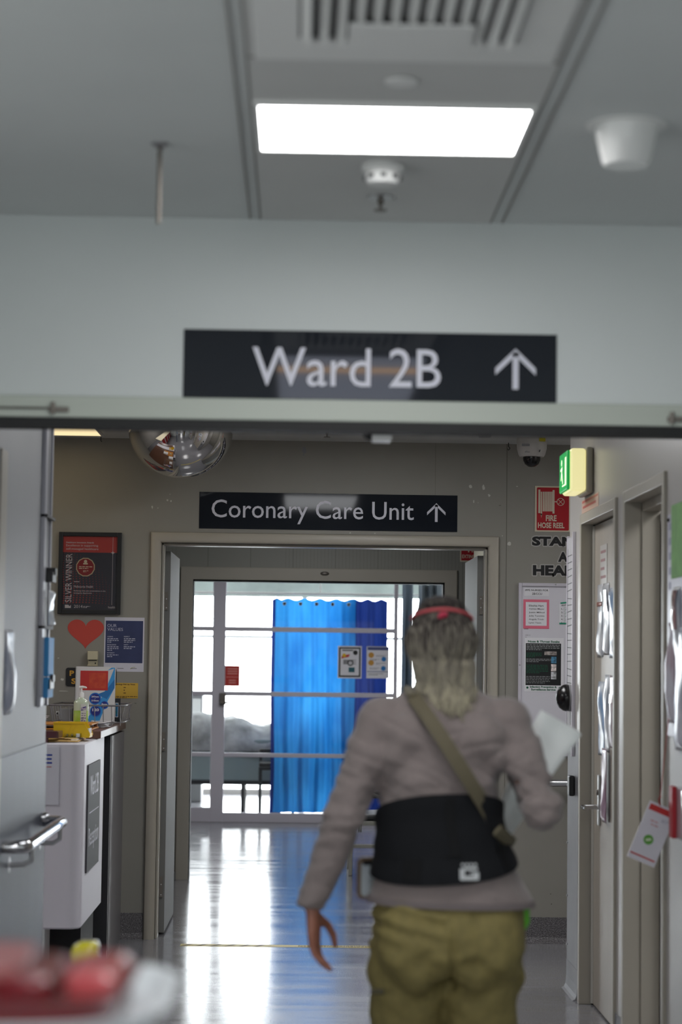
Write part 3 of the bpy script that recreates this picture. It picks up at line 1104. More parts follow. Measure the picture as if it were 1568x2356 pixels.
# cone shaped ceiling fitting
c = hit(1440, 288, z=CZ)
th = thing('ceiling_speaker', (c.x, c.y, CZ - .09), 'white cone shaped fitting on the ceiling at the right', 'ceiling fitting')
M().lathe((c.x, c.y, CZ), [(.088, 0), (.088, -.004), (.07, -.006)], 32).build('flange', MT['whiteplastic'], th, smooth=True)
M().lathe((c.x, c.y, CZ), [(.072, -.005), (.066, -.03), (.052, -.085), (.047, -.09), (.0, -.09)], 32).build('cone', mat('glossy_white_plastic', (226, 226, 224), 0.2, coat=.4), th, smooth=True)
# convex mirror
mx, my = -0.612, 10.55
th = thing('convex_mirror', (mx, my, CZ - .265), 'mirrored half dome on the ceiling at the upper left', 'dome mirror')
prof = [(0.267 * math.sin(t), -0.262 * math.cos(t)) for t in [PI / 2 * (k / 20) for k in range(1, 21)]]
M().lathe((mx, my, CZ), prof, 56).build('mirror_dome', mat('mirror_surface', (222, 220, 218), 0.02, 1.0), th, smooth=True)
M().lathe((mx, my, CZ), [(.266, -.012), (.276, -.012), (.276, 0), (.266, 0)], 48).build('rim', MT['greyplastic'], th, smooth=True)
# security camera
c = hit(1222, 1014, z=CZ)
c = Vector((1.205, 10.87, CZ))
th = thing('security_camera', (c.x, c.y, CZ - .155), 'white dome security camera on the ceiling at the upper right', 'security camera')
M().lathe(c, [(.078, 0), (.080, -.015), (.078, -.055), (.070, -.085), (.062, -.097), (.045, -.098)], 36).build('housing', mat('pale_grey_plastic', (196, 193, 190), 0.4), th, smooth=True)
M().lathe(c, [(.046, -.096), (.045, -.115), (.036, -.135), (.018, -.148), (.004, -.150)], 32).build('dome', mat('smoked_dome', (20, 20, 22), 0.08), th, smooth=True)
m = M()
CF = Fr((c.x, c.y - .0805, CZ), XA, ZA)
CF.box(m, .030, .062, -.022, -.004, -.02, -.0005)
m.build('yellow_sticker', mat('yellow_sticker', (190, 176, 20), .5), th)
m = M()
CF.box(m, -.06, -.02, -.048, -.036, -.012, .001)
m.build('label_plate', MT['greyplastic'], th)
m = M()
text(m, CF, 'alhua', -.044, -.020, -.082, -.073, .001)
CF.poly(m, [(.030, -.078), (.034, -.078), (.037, -.066), (.033, -.066)], -.02, .0)
m.build('lettering', MT['inkgrey'], th)
# small ceiling bits beyond the header
tag(M().tube([(1.106, 11.10, CZ), (1.106, 11.10, CZ - .02), (1.114, 11.10, CZ - .03), (1.106, 11.10, CZ - .04), (1.100, 11.10, CZ - .033)], .0025, 6).build('ceiling_hook', MT['dark']), 'tiny dark hook on the ceiling left of the security camera', 'hook')
tag(M().tube([(-1.068, 11.10, CZ), (-1.068, 11.10, CZ - .022), (-1.062, 11.10, CZ - .028)], .0022, 6).build('ceiling_hook', MT['dark']), 'tiny dark hook on the ceiling beside the warm light panel', 'hook')
c = hit(1115, 1001, z=CZ)
m = M().box(c.x - .03, c.x + .03, c.y - .03, c.y + .03, CZ - .012, CZ)
tag(m.build('ceiling_outlet', MT['greyplastic'], bevel=.003), 'small grey square outlet on the ceiling near the right end of the second hanging sign', 'outlet')
# white box hanging under the header with its dark bracket
c = hit(873, 1009, y=HY + .1)
th = thing('door_holder', (c.x, HY + .08, c.z - .018), 'small white box on a dark bracket under the middle of the header', 'door holder')
M().box(c.x - .022, c.x + .032, HY + .06, HY + .12, c.z - .010, c.z + .016).build('box', MT['whiteplastic'], th, bevel=.004)
m = M().tube([(c.x - .05, HY + .09, hb - .010), (c.x - .035, HY + .09, c.z + .006), (c.x - .02, HY + .09, c.z)], .009, 8)
m.box(c.x - .05, c.x + .03, HY + .07, HY + .11, c.z + .014, hb - .006)
m.build('bracket', MT['dark'], th)
# latch fittings on the header trim
for px, py, lab, kk in ((137, 943, 'small grey metal bolt on the head trim at the left edge', 1), (1556, 966, 'small grey metal bolt on the head trim at the right edge', 1)):
    c = hit(px, py, y=HY)
    th = thing('bolt', (c.x, HY - .02, c.z - .02), lab, 'bolt')
    M().box(c.x - .028, c.x + .026, HY - .022, HY - .0145, c.z - .008, c.z + .006).build('plate', MT['hinge'], th, bevel=.002)
    M().tube([(c.x - .016, HY - .02, c.z - .014), (c.x - .016, HY - .02, c.z + .018)], .006, 8).build('pin', MT['hinge'], th, smooth=True)
    if px < 400:
        M().tube([(c.x - .2, HY - .018, c.z + .002), (c.x - .02, HY - .018, c.z + .002)], .003, 6).build('rod', MT['hinge'], th)

# ================================================================== hanging signs
def dirsign(fr, x0, x1, y0, y1, d, words, box, acx, aw, ay0, ay1, at, label):
    th = thing('direction_sign', fr.p((x0 + x1) / 2, y0, 0), label, 'sign')
    m = M()
    fr.box(m, x0, x1, y0, y1, 0.0006, d)
    m.build('panel', MT['sign'], th, bevel=.001)
    m = M()
    text(m, fr, words, box[0], box[1], box[2], box[3], d + .0008, .003)
    m.build('lettering', MT['signtext'], th)
    m = M()
    arrow_up(m, fr, acx, ay0, ay1, aw, at, d, d + .0008)
    m.build('arrow', MT['signtext'], th)
    return th


def fl(fr_y, *pp):
    return [hit(px, py, y=fr_y) for px, py in pp]


# each corner from the photo, squared up
tl, br = fl(HY, (423, 763), (1279, 934))
w0, w1 = fl(HY, (581, 800), (1013, 890))
a0, a1 = fl(HY, (1139, 805), (1231, 896))
dirsign(HW, tl.x, br.x, hit(851, 932, y=HY).z, hit(851, 764, y=HY).z, .004, 'Ward 2B', (w0.x, w1.x, hit(700, 889, y=HY).z, hit(860, 802, y=HY).z), (a0.x + a1.x) / 2, a1.x - a0.x, hit(1185, 896, y=HY).z, hit(1185, 803, y=HY).z, .0155, 'large dark sign reading Ward 2B with an up arrow on the header wall')
tl, br = fl(WY, (459, 1132), (1051, 1224))
w0, w1 = fl(WY, (487, 1150), (951, 1206))
a0, a1 = fl(WY, (982, 1158), (1024, 1200))
dirsign(EW, tl.x, br.x, hit(755, 1220, y=WY).z, hit(755, 1136, y=WY).z, .005, 'Coronary Care Unit', (w0.x, w1.x, hit(702, 1206.5, y=WY).z, hit(840, 1154, y=WY).z), (a0.x + a1.x) / 2, a1.x - a0.x, hit(1003, 1201, y=WY).z, hit(1003, 1158, y=WY).z, .0145, 'dark sign reading Coronary Care Unit above the wide doorway')

# ================================================================== end wall, left of the doorway
def wr(px0, py0, px1, py1, y=WY):
    a, b = hit(px0, py0, y=y), hit(px1, py1, y=y)
    return a.x, b.x, b.z, a.z


# framed award
x0, x1, y0, y1 = wr(137, 1224, 277, 1414)
th = thing('framed_award', EW.p((x0 + x1) / 2, y0, 0), 'black framed red and dark award certificate reading SILVER WINNER', 'framed certificate')
m = M()
EW.rect_frame(m, x0, x1, y0, y1, .022, 0.001, .024)
m.build('frame', MT['dark'], th, bevel=.002)
m = M()
ax0, ax1, ay0, ay1 = x0 + .020, x1 - .020, y0 + .020, y1 - .020
EW.box(m, ax0, ax1, ay0, ay1, .001, .010)
dots = mat('dark_award_print', (54, 48, 58), 0.35)
m.build('certificate', dots, th)
m = M()
EW.box(m, ax0, ax1, ay1 - .088, ay1, .010, .0105)
m.build('red_band', mat('award_red', (178, 52, 46), 0.4), th)
m = M()
for i in range(17):
    for j in range(22):
        u, v = (i + .5) / 17, (j + .5) / 22
        wv = .5 + .5 * math.sin(u * 3.0 + v * 3.4 - 1)
        r = .0012 + .0042 * max(0, (1 - u * .9) * (1 - v) * 1.3 + .4 * (v ** 2) * wv - .15)
        if r < .0015:
            continue
        cx = ax0 + u * (ax1 - ax0) + .004 * math.sin(v * 7)
        cz = ay0 + .03 + v * (ay1 - .088 - ay0 - .03) + .006 * math.sin(u * 4)
        if r > .001:
            EW.disc(m, cx, min(cz, ay1 - .093), min(r, .0045), .010, .0103, 8)
m.build('dot_pattern', mat('award_dots', (150, 52, 46), 0.4), th)
m = M()
cx, cz = hit(197, 1305, y=WY).x, hit(197, 1305, y=WY).z
EW.poly(m, [(cx + .051 * math.cos(2 * PI * k / 12 + .26), cz + .051 * math.sin(2 * PI * k / 12 + .26)) for k in range(12)], .010, .0125)
md = m.build('medal', mat('medal_edge', (200, 176, 140), 0.3, .6), th)
m = M()
EW.poly(m, [(cx + .046 * math.cos(2 * PI * k / 12 + .26), cz + .046 * math.sin(2 * PI * k / 12 + .26)) for k in range(12)], .0125, .0132)
m.build('medal_face', mat('medal_red', (140, 24, 30), 0.3), md)
m = M()
lines(m, EW, cx - .034, cx + .036, cz + .004, 2, .009, .0045, .0140, 5)
lines(m, EW, cx - .012, cx + .016, cz - .018, 2, .006, .003, .0140, 6)
EW.disc(m, cx, cz + .030, .009, .0132, .0140, 9)
EW.box(m, cx - .012, cx + .012, cz + .014, cz + .022, .0132, .0140)
m.build('medal_print', mat('medal_print', (214, 190, 160), 0.5), md)
m = M()
LT = mat('award_lettering', (206, 190, 190), 0.5)
k = (ax1 - ax0) / .298
text(m, EW, 'Healthcare Innovation Awards', ax0 + .018, ax0 + .165, ay1 - .040, ay1 - .030, .0112, .01)
text(m, EW, 'Excellence in supporting', ax0 + .018, ax0 + .188, ay1 - .060, ay1 - .045, .0112)
text(m, EW, 'self-managed healthcare', ax0 + .018, ax0 + .190, ay1 - .078, ay1 - .063, .0112)
vf = EW.rot(ax0 + .018, ay0 + .042, PI / 2)
text(m, vf, 'SILVER WINNER', 0, ay1 - .096 - ay0 - .042, -.034, 0, .0112)
text(m, EW, 'Melbourne Health', ax0 + .064, ax0 + .165, ay0 + .120, ay0 + .132, .0112)
text(m, EW, 'Reducing chest pain presentations in the', ax0 + .064, ax0 + .232, ay0 + .098, ay0 + .107, .0112, .01)
text(m, EW, 'emergency department', ax0 + .064, ax0 + .160, ay0 + .086, ay0 + .095, .0112, .01)
EW.box(m, ax0 + .064, ax0 + .092, ay0 + .150, ay0 + .153, .0104, .0112)
text(m, EW, '2014', ax0 + .066, ax0 + .112, ay0 + .012, ay0 + .028, .0112)
lines(m, EW, ax0 + .116, ax0 + .152, ay0 + .022, 2, .006, .003, .0112, 8)
text(m, EW, 'health', ax0 + .248, ax0 + .284, ay0 + .012, ay0 + .024, .0112)
EW.poly(m, [(ax0 + .018, ay0 + .011), (ax0 + .050, ay0 + .011), (ax0 + .050, ay0 + .028), (ax0 + .043, ay0 + .020), (ax0 + .036, ay0 + .028), (ax0 + .018, ay0 + .028)], .0104, .0112)
EW.box(m, ax0 + .266, ax0 + .2675, ay0 + .03, ay1 - .002, .0105, .0112)
sx, sy = ax0 + .267, ay1 - .088
EW.poly(m, [(sx, sy + .012), (sx - .003, sy + .003), (sx - .011, sy), (sx - .003, sy - .003), (sx, sy - .012), (sx + .003, sy - .003), (sx + .011, sy), (sx + .003, sy + .003)], .0105, .0114)
m.build('lettering', LT, th)
m = M()
EW.box(m, x0 + .022, x1 - .022, y0 + .022, y1 - .022, .017, .0185)
m.build('glazing', MT['glass'], th)

# paper heart
x0, x1, y0, y1 = wr(156, 1425, 238, 1494)
pts = []
for k in range(48):
    t = 2 * PI * k / 48
    pts.append((16 * math.sin(t) ** 3, 13 * math.cos(t) - 5 * math.cos(2 * t) - 2 * math.cos(3 * t) - math.cos(4 * t)))
xs = [p[0] for p in pts]
ys = [p[1] for p in pts]
pts = [(x0 + (p[0] - min(xs)) / (max(xs) - min(xs)) * (x1 - x0), y0 + (p[1] - min(ys)) / (max(ys) - min(ys)) * (y1 - y0)) for p in pts][::-1]
tag(EW.poly(M(), pts, 0, .0012).build('paper_heart', mat('red_card', (190, 66, 54), 0.4)), 'red paper heart stuck on the wall under the framed award', 'paper heart')

# values poster
x0, x1, y0, y1 = wr(241, 1420, 330, 1546)
th, d = sheet('poster', EW, x0, x1, y0, y1, mat('poster_white', (206, 204, 216), 0.35), 'navy OUR VALUES poster with a white border beside the doorway', 'poster')
m = M()
nx0, nx1, ny0, ny1 = x0 + .006, x1 - .007, y0 + .046, y1 - .018
EW.box(m, nx0, nx1, ny0, ny1, d, d + .0004)
m.build('navy_field', mat('navy_poster', (38, 46, 86), .4, c2=(48, 58, 100), vscale=9), th)
m = M()
d2 = d + .001
text(m, EW, 'OUR', nx0 + .009, nx0 + .058, ny1 - .034, ny1 - .018, d2)
text(m, EW, 'VALUES', nx0 + .009, nx0 + .092, ny1 - .054, ny1 - .038, d2)
for (t, cx, cz, n) in (('CARING', 0.010, .083, 3), ('EXCELLENCE', .010, .126, 3), ('INTEGRITY', .010, .169, 2), ('RESPECT', .098, .082, 3), ('UNITY', .098, .125, 2)):
    text(m, EW, t, nx0 + cx, None, ny1 - cz - .005, ny1 - cz + .001, d2, .02)
    lines(m, EW, nx0 + cx, nx0 + cx + .06, ny1 - cz - .011, n, .009, .004, d2, int(cz * 1000))
m.build('lettering', mat('poster_lettering', (188, 190, 206), .5), th)
m = M()
EW.box(m, x0 + .072, x0 + .105, y0 + .016, y0 + .019, d, d + .0005)
EW.box(m, x0 + .142, x0 + .175, y0 + .016, y0 + .019, d, d + .0005)
m.build('print', MT['inkgrey'], th)
m = M()
arc = [(x0 + .140 + .026 * (1 - math.cos(t)), y0 + .014 + .011 * math.sin(t)) for t in [k * PI / 2 / 8 for k in range(9)]]
for k in range(8):
    p, q = arc[k], arc[k + 1]
    EW.poly(m, [p, (p[0] + .002, p[1] - .0015), (q[0] + .002, q[1] - .0025), q], d, d + .0005)
m.build('olive_arc', mat('olive_print', (160, 160, 70), .5), th)

# small cream dispenser box
x0, x1, y0, y1 = wr(203, 1498, 226, 1533)
th = thing('wall_sensor', EW.p((x0 + x1) / 2, y0, 0), 'small cream plastic box on the wall under the red heart', 'wall box')
m = M()
EW.box(m, x0, x1, y0 + .034, y1, 0.0005, .045)
m.build('cover', MT['cream'], th, bevel=.003)
m = M()
EW.box(m, x0 + .002, x1 - .002, y0, y0 + .034, 0.0005, .030)
EW.box(m, x0, x1, y0, y0 + .008, .030, .042)
m.build('base', mat('cream_plastic_lower', (176, 168, 142), .5), th, bevel=.002)
m = M()
EW.box(m, x0 + .006, x1 - .006, y0 + .029, y0 + .033, .0300, .0308)
EW.box(m, x1 - .016, x1 - .010, y0 + .012, y0 + .020, .0300, .0308)
m.build('slot', MT['dark'], th)

# black plate with yellow letters, mostly hidden by the notebook
x0, x1, y0, y1 = wr(152, 1536, 267, 1580)
th = thing('wall_plate', EW.p((x0 + x1) / 2, y0, 0), 'black rounded plate with yellow letters P and S, half behind the notebook', 'sign')
m = M()
EW.rrect(m, x0, x1, y0, y1, .012, 0.0005, .006)
m.build('plate', MT['dark'], th)
m = M()
c1, c2 = hit(160, 1543, y=WY), hit(171, 1556, y=WY)
text(m, EW, 'P', c1.x + .001, c2.x - .001, c2.z + .002, c1.z + .001, .0068, .04)
c1, c2 = hit(163, 1560, y=WY), hit(175, 1575, y=WY)
text(m, EW, 'S', c1.x + .003, c2.x + .001, c2.z + .003, c1.z - .001, .0068, .04)
m.build('lettering', mat('amber_lettering', (200, 150, 50), .5), th)

# pathology sheet
x0, x1, y0, y1 = wr(261, 1571, 317, 1607)
th, d = sheet('notice', EW, x0, x1, y0, y1, MT['yellowpaper'], 'yellow Pathology Pick Up Times sheet on the wall right of the notebook', 'notice')
m = M()
text(m, EW, 'Pathology Pick Up Times', x0 + .006, x1 - .016, y1 - .013, y1 - .004, d + .0007, .03)
for q in range(3):
    lines(m, EW, x0 + .054, x0 + .070, y1 - .022 - q * .0145, 1, .01, .004, d + .0006, q)
lines(m, EW, x0 + .003, x1 - .004, y0 + .011, 2, .006, .003, d + .0006, 8)
m.build('lettering', mat('brown_ink', (84, 56, 30), .6), th)

# ================================================================== end wall, right of the doorway
x0, x1, y0, y1 = wr(1230, 1118, 1309, 1224)
x1 = x0 + .205
th = thing('safety_sign', EW.p((x0 + x1) / 2, y0, 0), 'red FIRE HOSE REEL sign beside the lit exit sign', 'sign')
m = M()
EW.box(m, x0, x1, y0, y1, .0005, .003)
m.build('plate', mat('cream_sign_board', (206, 196, 174), .5), th)
m = M()
EW.rrect(m, x0 + .010, x1 - .022, y0 + .007, y1 - .008, .006, .003, .0036)
m.build('red_field', MT['red'], th)
m = M()
HP = mat('cream_sign_lettering', (208, 196, 176), .5)
d = .0046
px = lambda zx, zy: hit(1180 + zx * .24745, 980 + zy * .2474, y=WY)


def zr(m, ax, ay, bx, by):
    p, q = px(ax, ay), px(bx, by)
    EW.box(m, p.x, q.x, q.z, p.z, .0036, d)


zr(m, 233, 592, 250, 812)
zr(m, 365, 597, 382, 815)
for k in range(6):
    zr(m, 274 + k * 15.5, 612, 285 + k * 15.5, 795)
zr(m, 255, 612, 267, 830)
p0, p1, p2 = px(253, 815), px(267, 815), px(260, 856)
EW.poly(m, [(p0.x, p0.z), (p2.x, p2.z), (p1.x, p1.z)], .0036, d)
zr(m, 382, 701, 405, 710)
cc = px(439, 707)
R = (px(475, 707).x - px(403, 707).x) / 2
for k in range(28):
    a, b = 2 * PI * k / 28, 2 * PI * (k + 1) / 28
    EW.poly(m, [(cc.x + R * math.cos(a), cc.z + R * math.sin(a)), (cc.x + R * math.cos(b), cc.z + R * math.sin(b)), (cc.x + R * .86 * math.cos(b), cc.z + R * .86 * math.sin(b)), (cc.x + R * .86 * math.cos(a), cc.z + R * .86 * math.sin(a))], .0036, d)
for s in (PI / 4, -PI / 4):
    f2 = EW.rot(cc.x, cc.z, s)
    f2.box(m, -R * .9, R * .9, -.0012, .0012, .0036, d)
q0, q1 = px(302, 830), px(402, 887)
text(m, EW, 'FIRE', q0.x, q1.x, q1.z, q0.z, d, .03)
q0, q1 = px(229, 897), px(474, 953)
text(m, EW, 'HOSE REEL', q0.x, q1.x, q1.z, q0.z, d, .03)
m.build('lettering', HP, th)

# cut-out words on the wall
GR = mat('grey_card', (176, 172, 170), .6)
for word, a, b, c, dd, lab in (('STAN', 1223, 1234, 1321, 1257, 'large black cut-out letters STAN under the fire hose reel sign'), ('A', 1283, 1270, 1306, 1293, 'single black cut-out letter A between the words on the right'), ('HEAL', 1225, 1300, 1318, 1325, 'large black cut-out letters HEAL above the whiteboard')):
    x0, x1, y0, y1 = wr(a, b, c, dd)
    th = thing('wall_lettering', EW.p((x0 + x1) / 2, y0, 0), lab, 'lettering')
    m = M()
    for k in range(12):
        an = 2 * PI * k / 12
        f2 = Fr(EW.p(.0055 * math.cos(an), .0055 * math.sin(an)), XA, ZA)
        text(m, f2, word, x0, x1, y0, y1, .0010 + k * .00001, .055)
    m.build('card_backing', GR, th)
    m = M()
    text(m, EW, word, x0, x1, y0, y1, .0022, .055)
    m.build('letters', MT['ink'], th)

# whiteboard
x0, x1, y0, y1 = wr(1192, 1341, 1312, 1740)
x1 = 1.62
th = thing('whiteboard', EW.p((x0 + x1) / 2, y0, 0), 'white board in a pale aluminium frame on the end wall, holding notices', 'whiteboard')
m = M()
EW.rect_frame(m, x0, x1, y0, y1, .018, .0005, .016)
m.build('frame', AL, th, bevel=.003)
m = M()
EW.box(m, x0 + .016, x1 - .016, y0 + .016, y1 - .016, .0005, .006)
m.build('board', mat('whiteboard_enamel', (214, 212, 220), .22), th)
for (qx, qy) in ((1277, 1345), (1194, 1530)):
    c = hit(qx, qy, y=WY)
    M().lathe((c.x, WY - .016, c.z), [(.0045, 0), (.003, -.003)], 10, 'y').build('screw', MT['steel'], th, smooth=True)
mk = M()
c = hit(1211, 1446, y=WY)
EW.box(mk, c.x - .015, c.x + .008, c.z - .004, c.z + .004, .006, .007)
c = hit(1213, 1461, y=WY)
lines(mk, EW, c.x - .013, c.x + .014, c.z, 2, .010, .002, .0068, 2)
mk.build('pen_marks', MT['inkgrey'], th)
BD = .0062
x0, x1, y0, y1 = wr(1205, 1353, 1262, 1372)
th, d = sheet('notice', EW, x0, x1, y0, y1, MT['paper'], 'small white IPPS NURSES FOR 2B/CCU heading at the top of the whiteboard', 'notice', d=BD)
m = M()
text(m, EW, 'IPPS NURSES FOR', x0 + .005, x1 - .004, y1 - .016, y1 - .006, d + .0006, .012)
text(m, EW, '2B/CCU', x0 + .042, x1 - .038, y1 - .036, y1 - .024, d + .0006, .012)
m.build('lettering', MT['ink'], th)
x0, x1, y0, y1 = wr(1203, 1379, 1262, 1447)
th, d = sheet('notice', EW, x0, x1, y0, y1, MT['pink'], 'name list on white paper with a pink border on the whiteboard', 'notice', d=BD)
m = M()
EW.box(m, x0 + .013, x1 - .013, y0 + .016, y1 - .014, d, d + .0005)
m.build('white_field', MT['paper'], th)
m = M()
for k, t in enumerate(('Elleshia Hart', 'Ashlee Mayer', 'Justin Mifsud', 'Julia Tuccitto', 'Angela Trinh', 'Lynn Yeon')):
    ww = (.078, .083, .083, .083, .079, .066)[k]
    text(m, EW, t, x0 + .030, x0 + .030 + ww, y1 - .038 - k * .0185, y1 - .028 - k * .0185, d + .0009, .008)
m.build('lettering', MT['ink'], th)
# strip notice cut by the wall corner
x0, x1, y0, y1 = wr(1285, 1390, 1330, 1437)
th, d = sheet('notice', EW, x0, x0 + .10, y0, y1, MT['paper'], 'white tick list with green pen at the edge of the whiteboard', 'notice', d=BD)
m = M()
text(m, EW, 'ANT', x0 + .012, x0 + .038, y1 - .011, y1 - .002, d + .0006, .02)
for k in range(5):
    text(m, EW, '%d.' % (k + 1), x0 + .012, x0 + .020, y1 - .030 - k * .0185, y1 - .021 - k * .0185, d + .0006, .02)
    EW.rect_frame(m, x0 + .026, x0 + .055, y1 - .032 - k * .0185, y1 - .019 - k * .0185, .0008, d, d + .0006)
m.build('lettering', MT['ink'], th)
m = M()
for k in range(5):
    cx, cz = x0 + .036, y1 - .026 - k * .0185
    EW.poly(m, [(cx - .004, cz + .002), (cx, cz - .004), (cx + .008, cz + .005), (cx, cz - .001)], d + .0006, d + .001)
EW.rot(x0 + .008, y1 + .001, .12).box(m, 0, .045, 0, .008, d, d + .0005)
EW.box(m, x0 + .002, x0 + .045, y0, y0 + .009, d, d + .0005)
m.build('green_pen', mat('green_pen', (24, 140, 110), .6), th)
# swab poster
x0, x1, y0, y1 = wr(1206, 1467, 1295, 1592)
th, d = sheet('poster', EW, x0, x1, y0, y1, MT['paper'], 'black Nose & Throat Swabs poster with green headings on the whiteboard', 'poster', d=BD)
m = M()
bx0, bx1, by0, by1 = x0 + .006, x1 - .014, y0 + .034, y1 - .030
EW.box(m, bx0, bx1, by0, by1, d, d + .0004)
m.build('black_field', mat('black_print', (26, 28, 30), .4), th)
m = M()
text(m, EW, 'Nose & Throat Swabs', x0 + .018, x1 - .022, y1 - .026, y1 - .014, d + .0007, .035)
text(m, EW, 'Infection Prevention &', x0 + .030, x1 - .036, y0 + .020, y0 + .031, d + .0007, .035)
text(m, EW, 'Surveillance Service', x0 + .036, x1 - .042, y0 + .006, y0 + .017, d + .0007, .035)
EW.disc(m, x0 + .016, y0 + .021, .006, d, d + .0006, 12)
EW.disc(m, x1 - .020, y0 + .021, .006, d, d + .0006, 12)
lines(m, EW, bx0 + .004, bx0 + .085, by1 - .050, 4, .007, .003, d + .0009, 31)
lines(m, EW, bx0 + .004, bx0 + .12, by1 - .115, 6, .008, .003, d + .0009, 32)
m.build('green_lettering', MT['green'], th)
m = M()
lines(m, EW, bx0 + .004, bx1 - .006, by1 - .006, 4, .0085, .004, d + .0009, 33)
lines(m, EW, bx0 + .003, bx0 + .135, by1 - .082, 3, .007, .003, d + .0009, 34)
lines(m, EW, bx0 + .003, bx0 + .13, by1 - .175, 5, .0085, .003, d + .0009, 35)
m.build('white_lettering', mat('grey_print', (150, 152, 154), .6), th)
for k, (ax, ay, bx, by, cc, nm) in enumerate(((.100, .062, .165, .042, (140, 132, 128), 'swab_picture'), (.136, .105, .164, .070, (70, 120, 150), 'nurse_picture'), (.136, .148, .164, .110, (196, 186, 184), 'throat_picture'), (.136, .190, .164, .152, (190, 192, 196), 'nose_picture'))):
    m = M()
    EW.box(m, bx0 + ax, bx0 + bx, by1 - ay, by1 - by, d + .0004, d + .0008)
    m.build(nm, mat(nm, cc, .5, var=.3, vscale=60), th)

# handrail on the end wall
c = hit(1285, 1800, y=WY)
th = thing('handrail', (1.75, WY - .08, c.z - .02), 'steel handrail on the end wall behind the arm of the person', 'handrail')
M().tube([(1.20, WY - .001, c.z - .0), (1.20, WY - .05, c.z), (1.23, WY - .07, c.z), (2.6, WY - .07, c.z)], .019, 14).build('rail', MT['steel'], th, smooth=True)
m = M()
m.box(1.45, 1.49, WY - .004, WY, c.z - .07, c.z - .01)
m.tube([(1.47, WY, c.z - .05), (1.47, WY - .07, c.z - .05), (1.47, WY - .07, c.z)], .008)
m.build('bracket', MT['steel'], th, smooth=True)

# floor tape
t0, t1 = hit(415, 2172, z=0), hit(845, 2178, z=0)
FL = Fr((0, 10.945, 0), XA, YA)
th = thing('floor_tape', (0.2, 10.945, 0), 'yellow warning tape across the floor before the wide doorway', 'tape')
m = M()
FL.box(m, -.588, .96, -.040, .040, 0, .0008)
m.build('tape', mat('yellow_tape', (200, 178, 84), .45), th)
m = M()
for k in range(6):
    xx = -.585 + k * .075
    FL.poly(m, [(xx, -.03), (xx + .022, -.03), (xx + .062, .03), (xx + .04, .03)], .0008, .0012)
lines(m, FL, .02, .90, .024, 1, .02, .018, .0013, 51)
lines(m, FL, .02, .90, -.006, 1, .02, .016, .0013, 52)
m.build('print', mat('tape_print', (96, 86, 60), .6), th)

# ================================================================== right corridor wall
# door 1: closed leaf set back in its frame
m = M()


def side_frame(m, ya, yb, zt, w, face=0.014, depth=0.10):
    """frame round an opening of the right wall: architrave on the wall and lining inside"""
    RW.box(m, -yb - w, -yb + 0.0, 0, zt + w, -depth, face)
    RW.box(m, -ya - 0.0, -ya + w, 0, zt + w, -depth, face)
    RW.box(m, -yb, -ya, zt, zt + w, -depth, face)


side_frame(m, D1A, D1B, 2.09, .044, .012)
d1 = struct(m.build('door_4', MT['frame'], bevel=.003))
m = M()
RW.box(m, -D1B + .004, -D1B + .016, 0, 2.09, -.10, -.052)
RW.box(m, -D1A - .016, -D1A, 0, 2.09, -.10, -.095)
m.build('door_stop', MT['framelight'], d1)
m = M()
RW.box(m, -D1B + .016, -D1A - .004, .008, 2.084, -.088, -.046)
lf = m.build('leaf', MT['leaf'], d1, bevel=.002)
m = M()
RW.box(m, -D1B + .0025, -D1B + .0145, 0, 2.088, -.0515, -.042)
m.build('gap_shade_strip', MT['rubber'], d1)  # dark strip stands in for the shaded gap beside the leaf
m = M()
RW.box(m, -D1B + .017, -D1B + .030, .01, 2.082, -.046, -.038)
RW.box(m, -D1B + .034, -D1B + .040, .01, 2.082, -.046, -.041)
m.build('edge_strip', MT['framelight'], lf, bevel=.001)
for (za, zb) in ((1.735, 1.845), (.955, 1.055), (.19, .30)):
    m = M()
    m.tube([(RX + .028, D1A + .012, za), (RX + .028, D1A + .012, zb)], .011, 12)
    RW.box(m, -D1A - .05, -D1A - .012, za, zb, -.0455, -.043)
    m.build('hinge', mat('dark_hinge', (66, 62, 60), .4, .6), lf, smooth=True)
hy = 8.965
c = hit(1380, 1815, x=RX + .046)
m = M()
RW.box(m, -hy - .022, -hy + .022, .79, 1.005, -.046, -.036)
hp = m.build('handle_plate', MT['steel'], lf, bevel=.003)
m = M().tube([(RX + .040, hy, .868), (RX - .020, hy, .868), (RX - .030, hy - .012, .868), (RX - .030, hy - .12, .868)], .0105, 12)
m.build('lever', MT['chrome'], hp, smooth=True)
m = M().lathe((RX + .036, hy, .93), [(.012, .0), (.012, -.004), (.008, -.006)], 16, 'x')
m.build('keyhole', MT['hinge'], hp, smooth=True)
struct(M().box(RX + .15, RX + .2, 8.0, 9.5, 0, CZ).build('wall_room_back', MT['endwall']))

# door 2: open doorway, the leaf swung into the room
m = M()
side_frame(m, D3A, D3B, 2.095, .044, .012, .055)
RW.box(m, -D3B - .044, -D3B + .012, 0, 2.095, -.125, -.055)
RW.box(m, -D3B, -D3A, 2.062, 2.12, -.125, -.055)
RW.box(m, -D3A - .010, -D3A + .044, 0, 2.095, -.125, -.055)
d3 = struct(m.build('door_5', MT['frame'], bevel=.003))
m = M()
RW.box(m, -D3B + .013, -D3B + .052, .008, 2.058, -.90, -.127)
lf = m.build('leaf', MT['leaf'], d3, bevel=.002)
for (za, zb) in ((1.735, 1.845), (.955, 1.055), (.21, .32)):
    m = M()
    m.box(RX + .13, RX + .158, D3B - .0545, D3B - .0505, za, zb)
    hg = m.build('hinge', MT['hinge'], lf, bevel=.001)
    m = M()
    for q in range(4):
        m.lathe((RX + (.138 if q % 2 else .150), D3B - .0545, za + .013 + q * .028), [(.0045, 0), (.003, -.001)], 8, 'y')
    m.build('screw', MT['rubber'], hg)
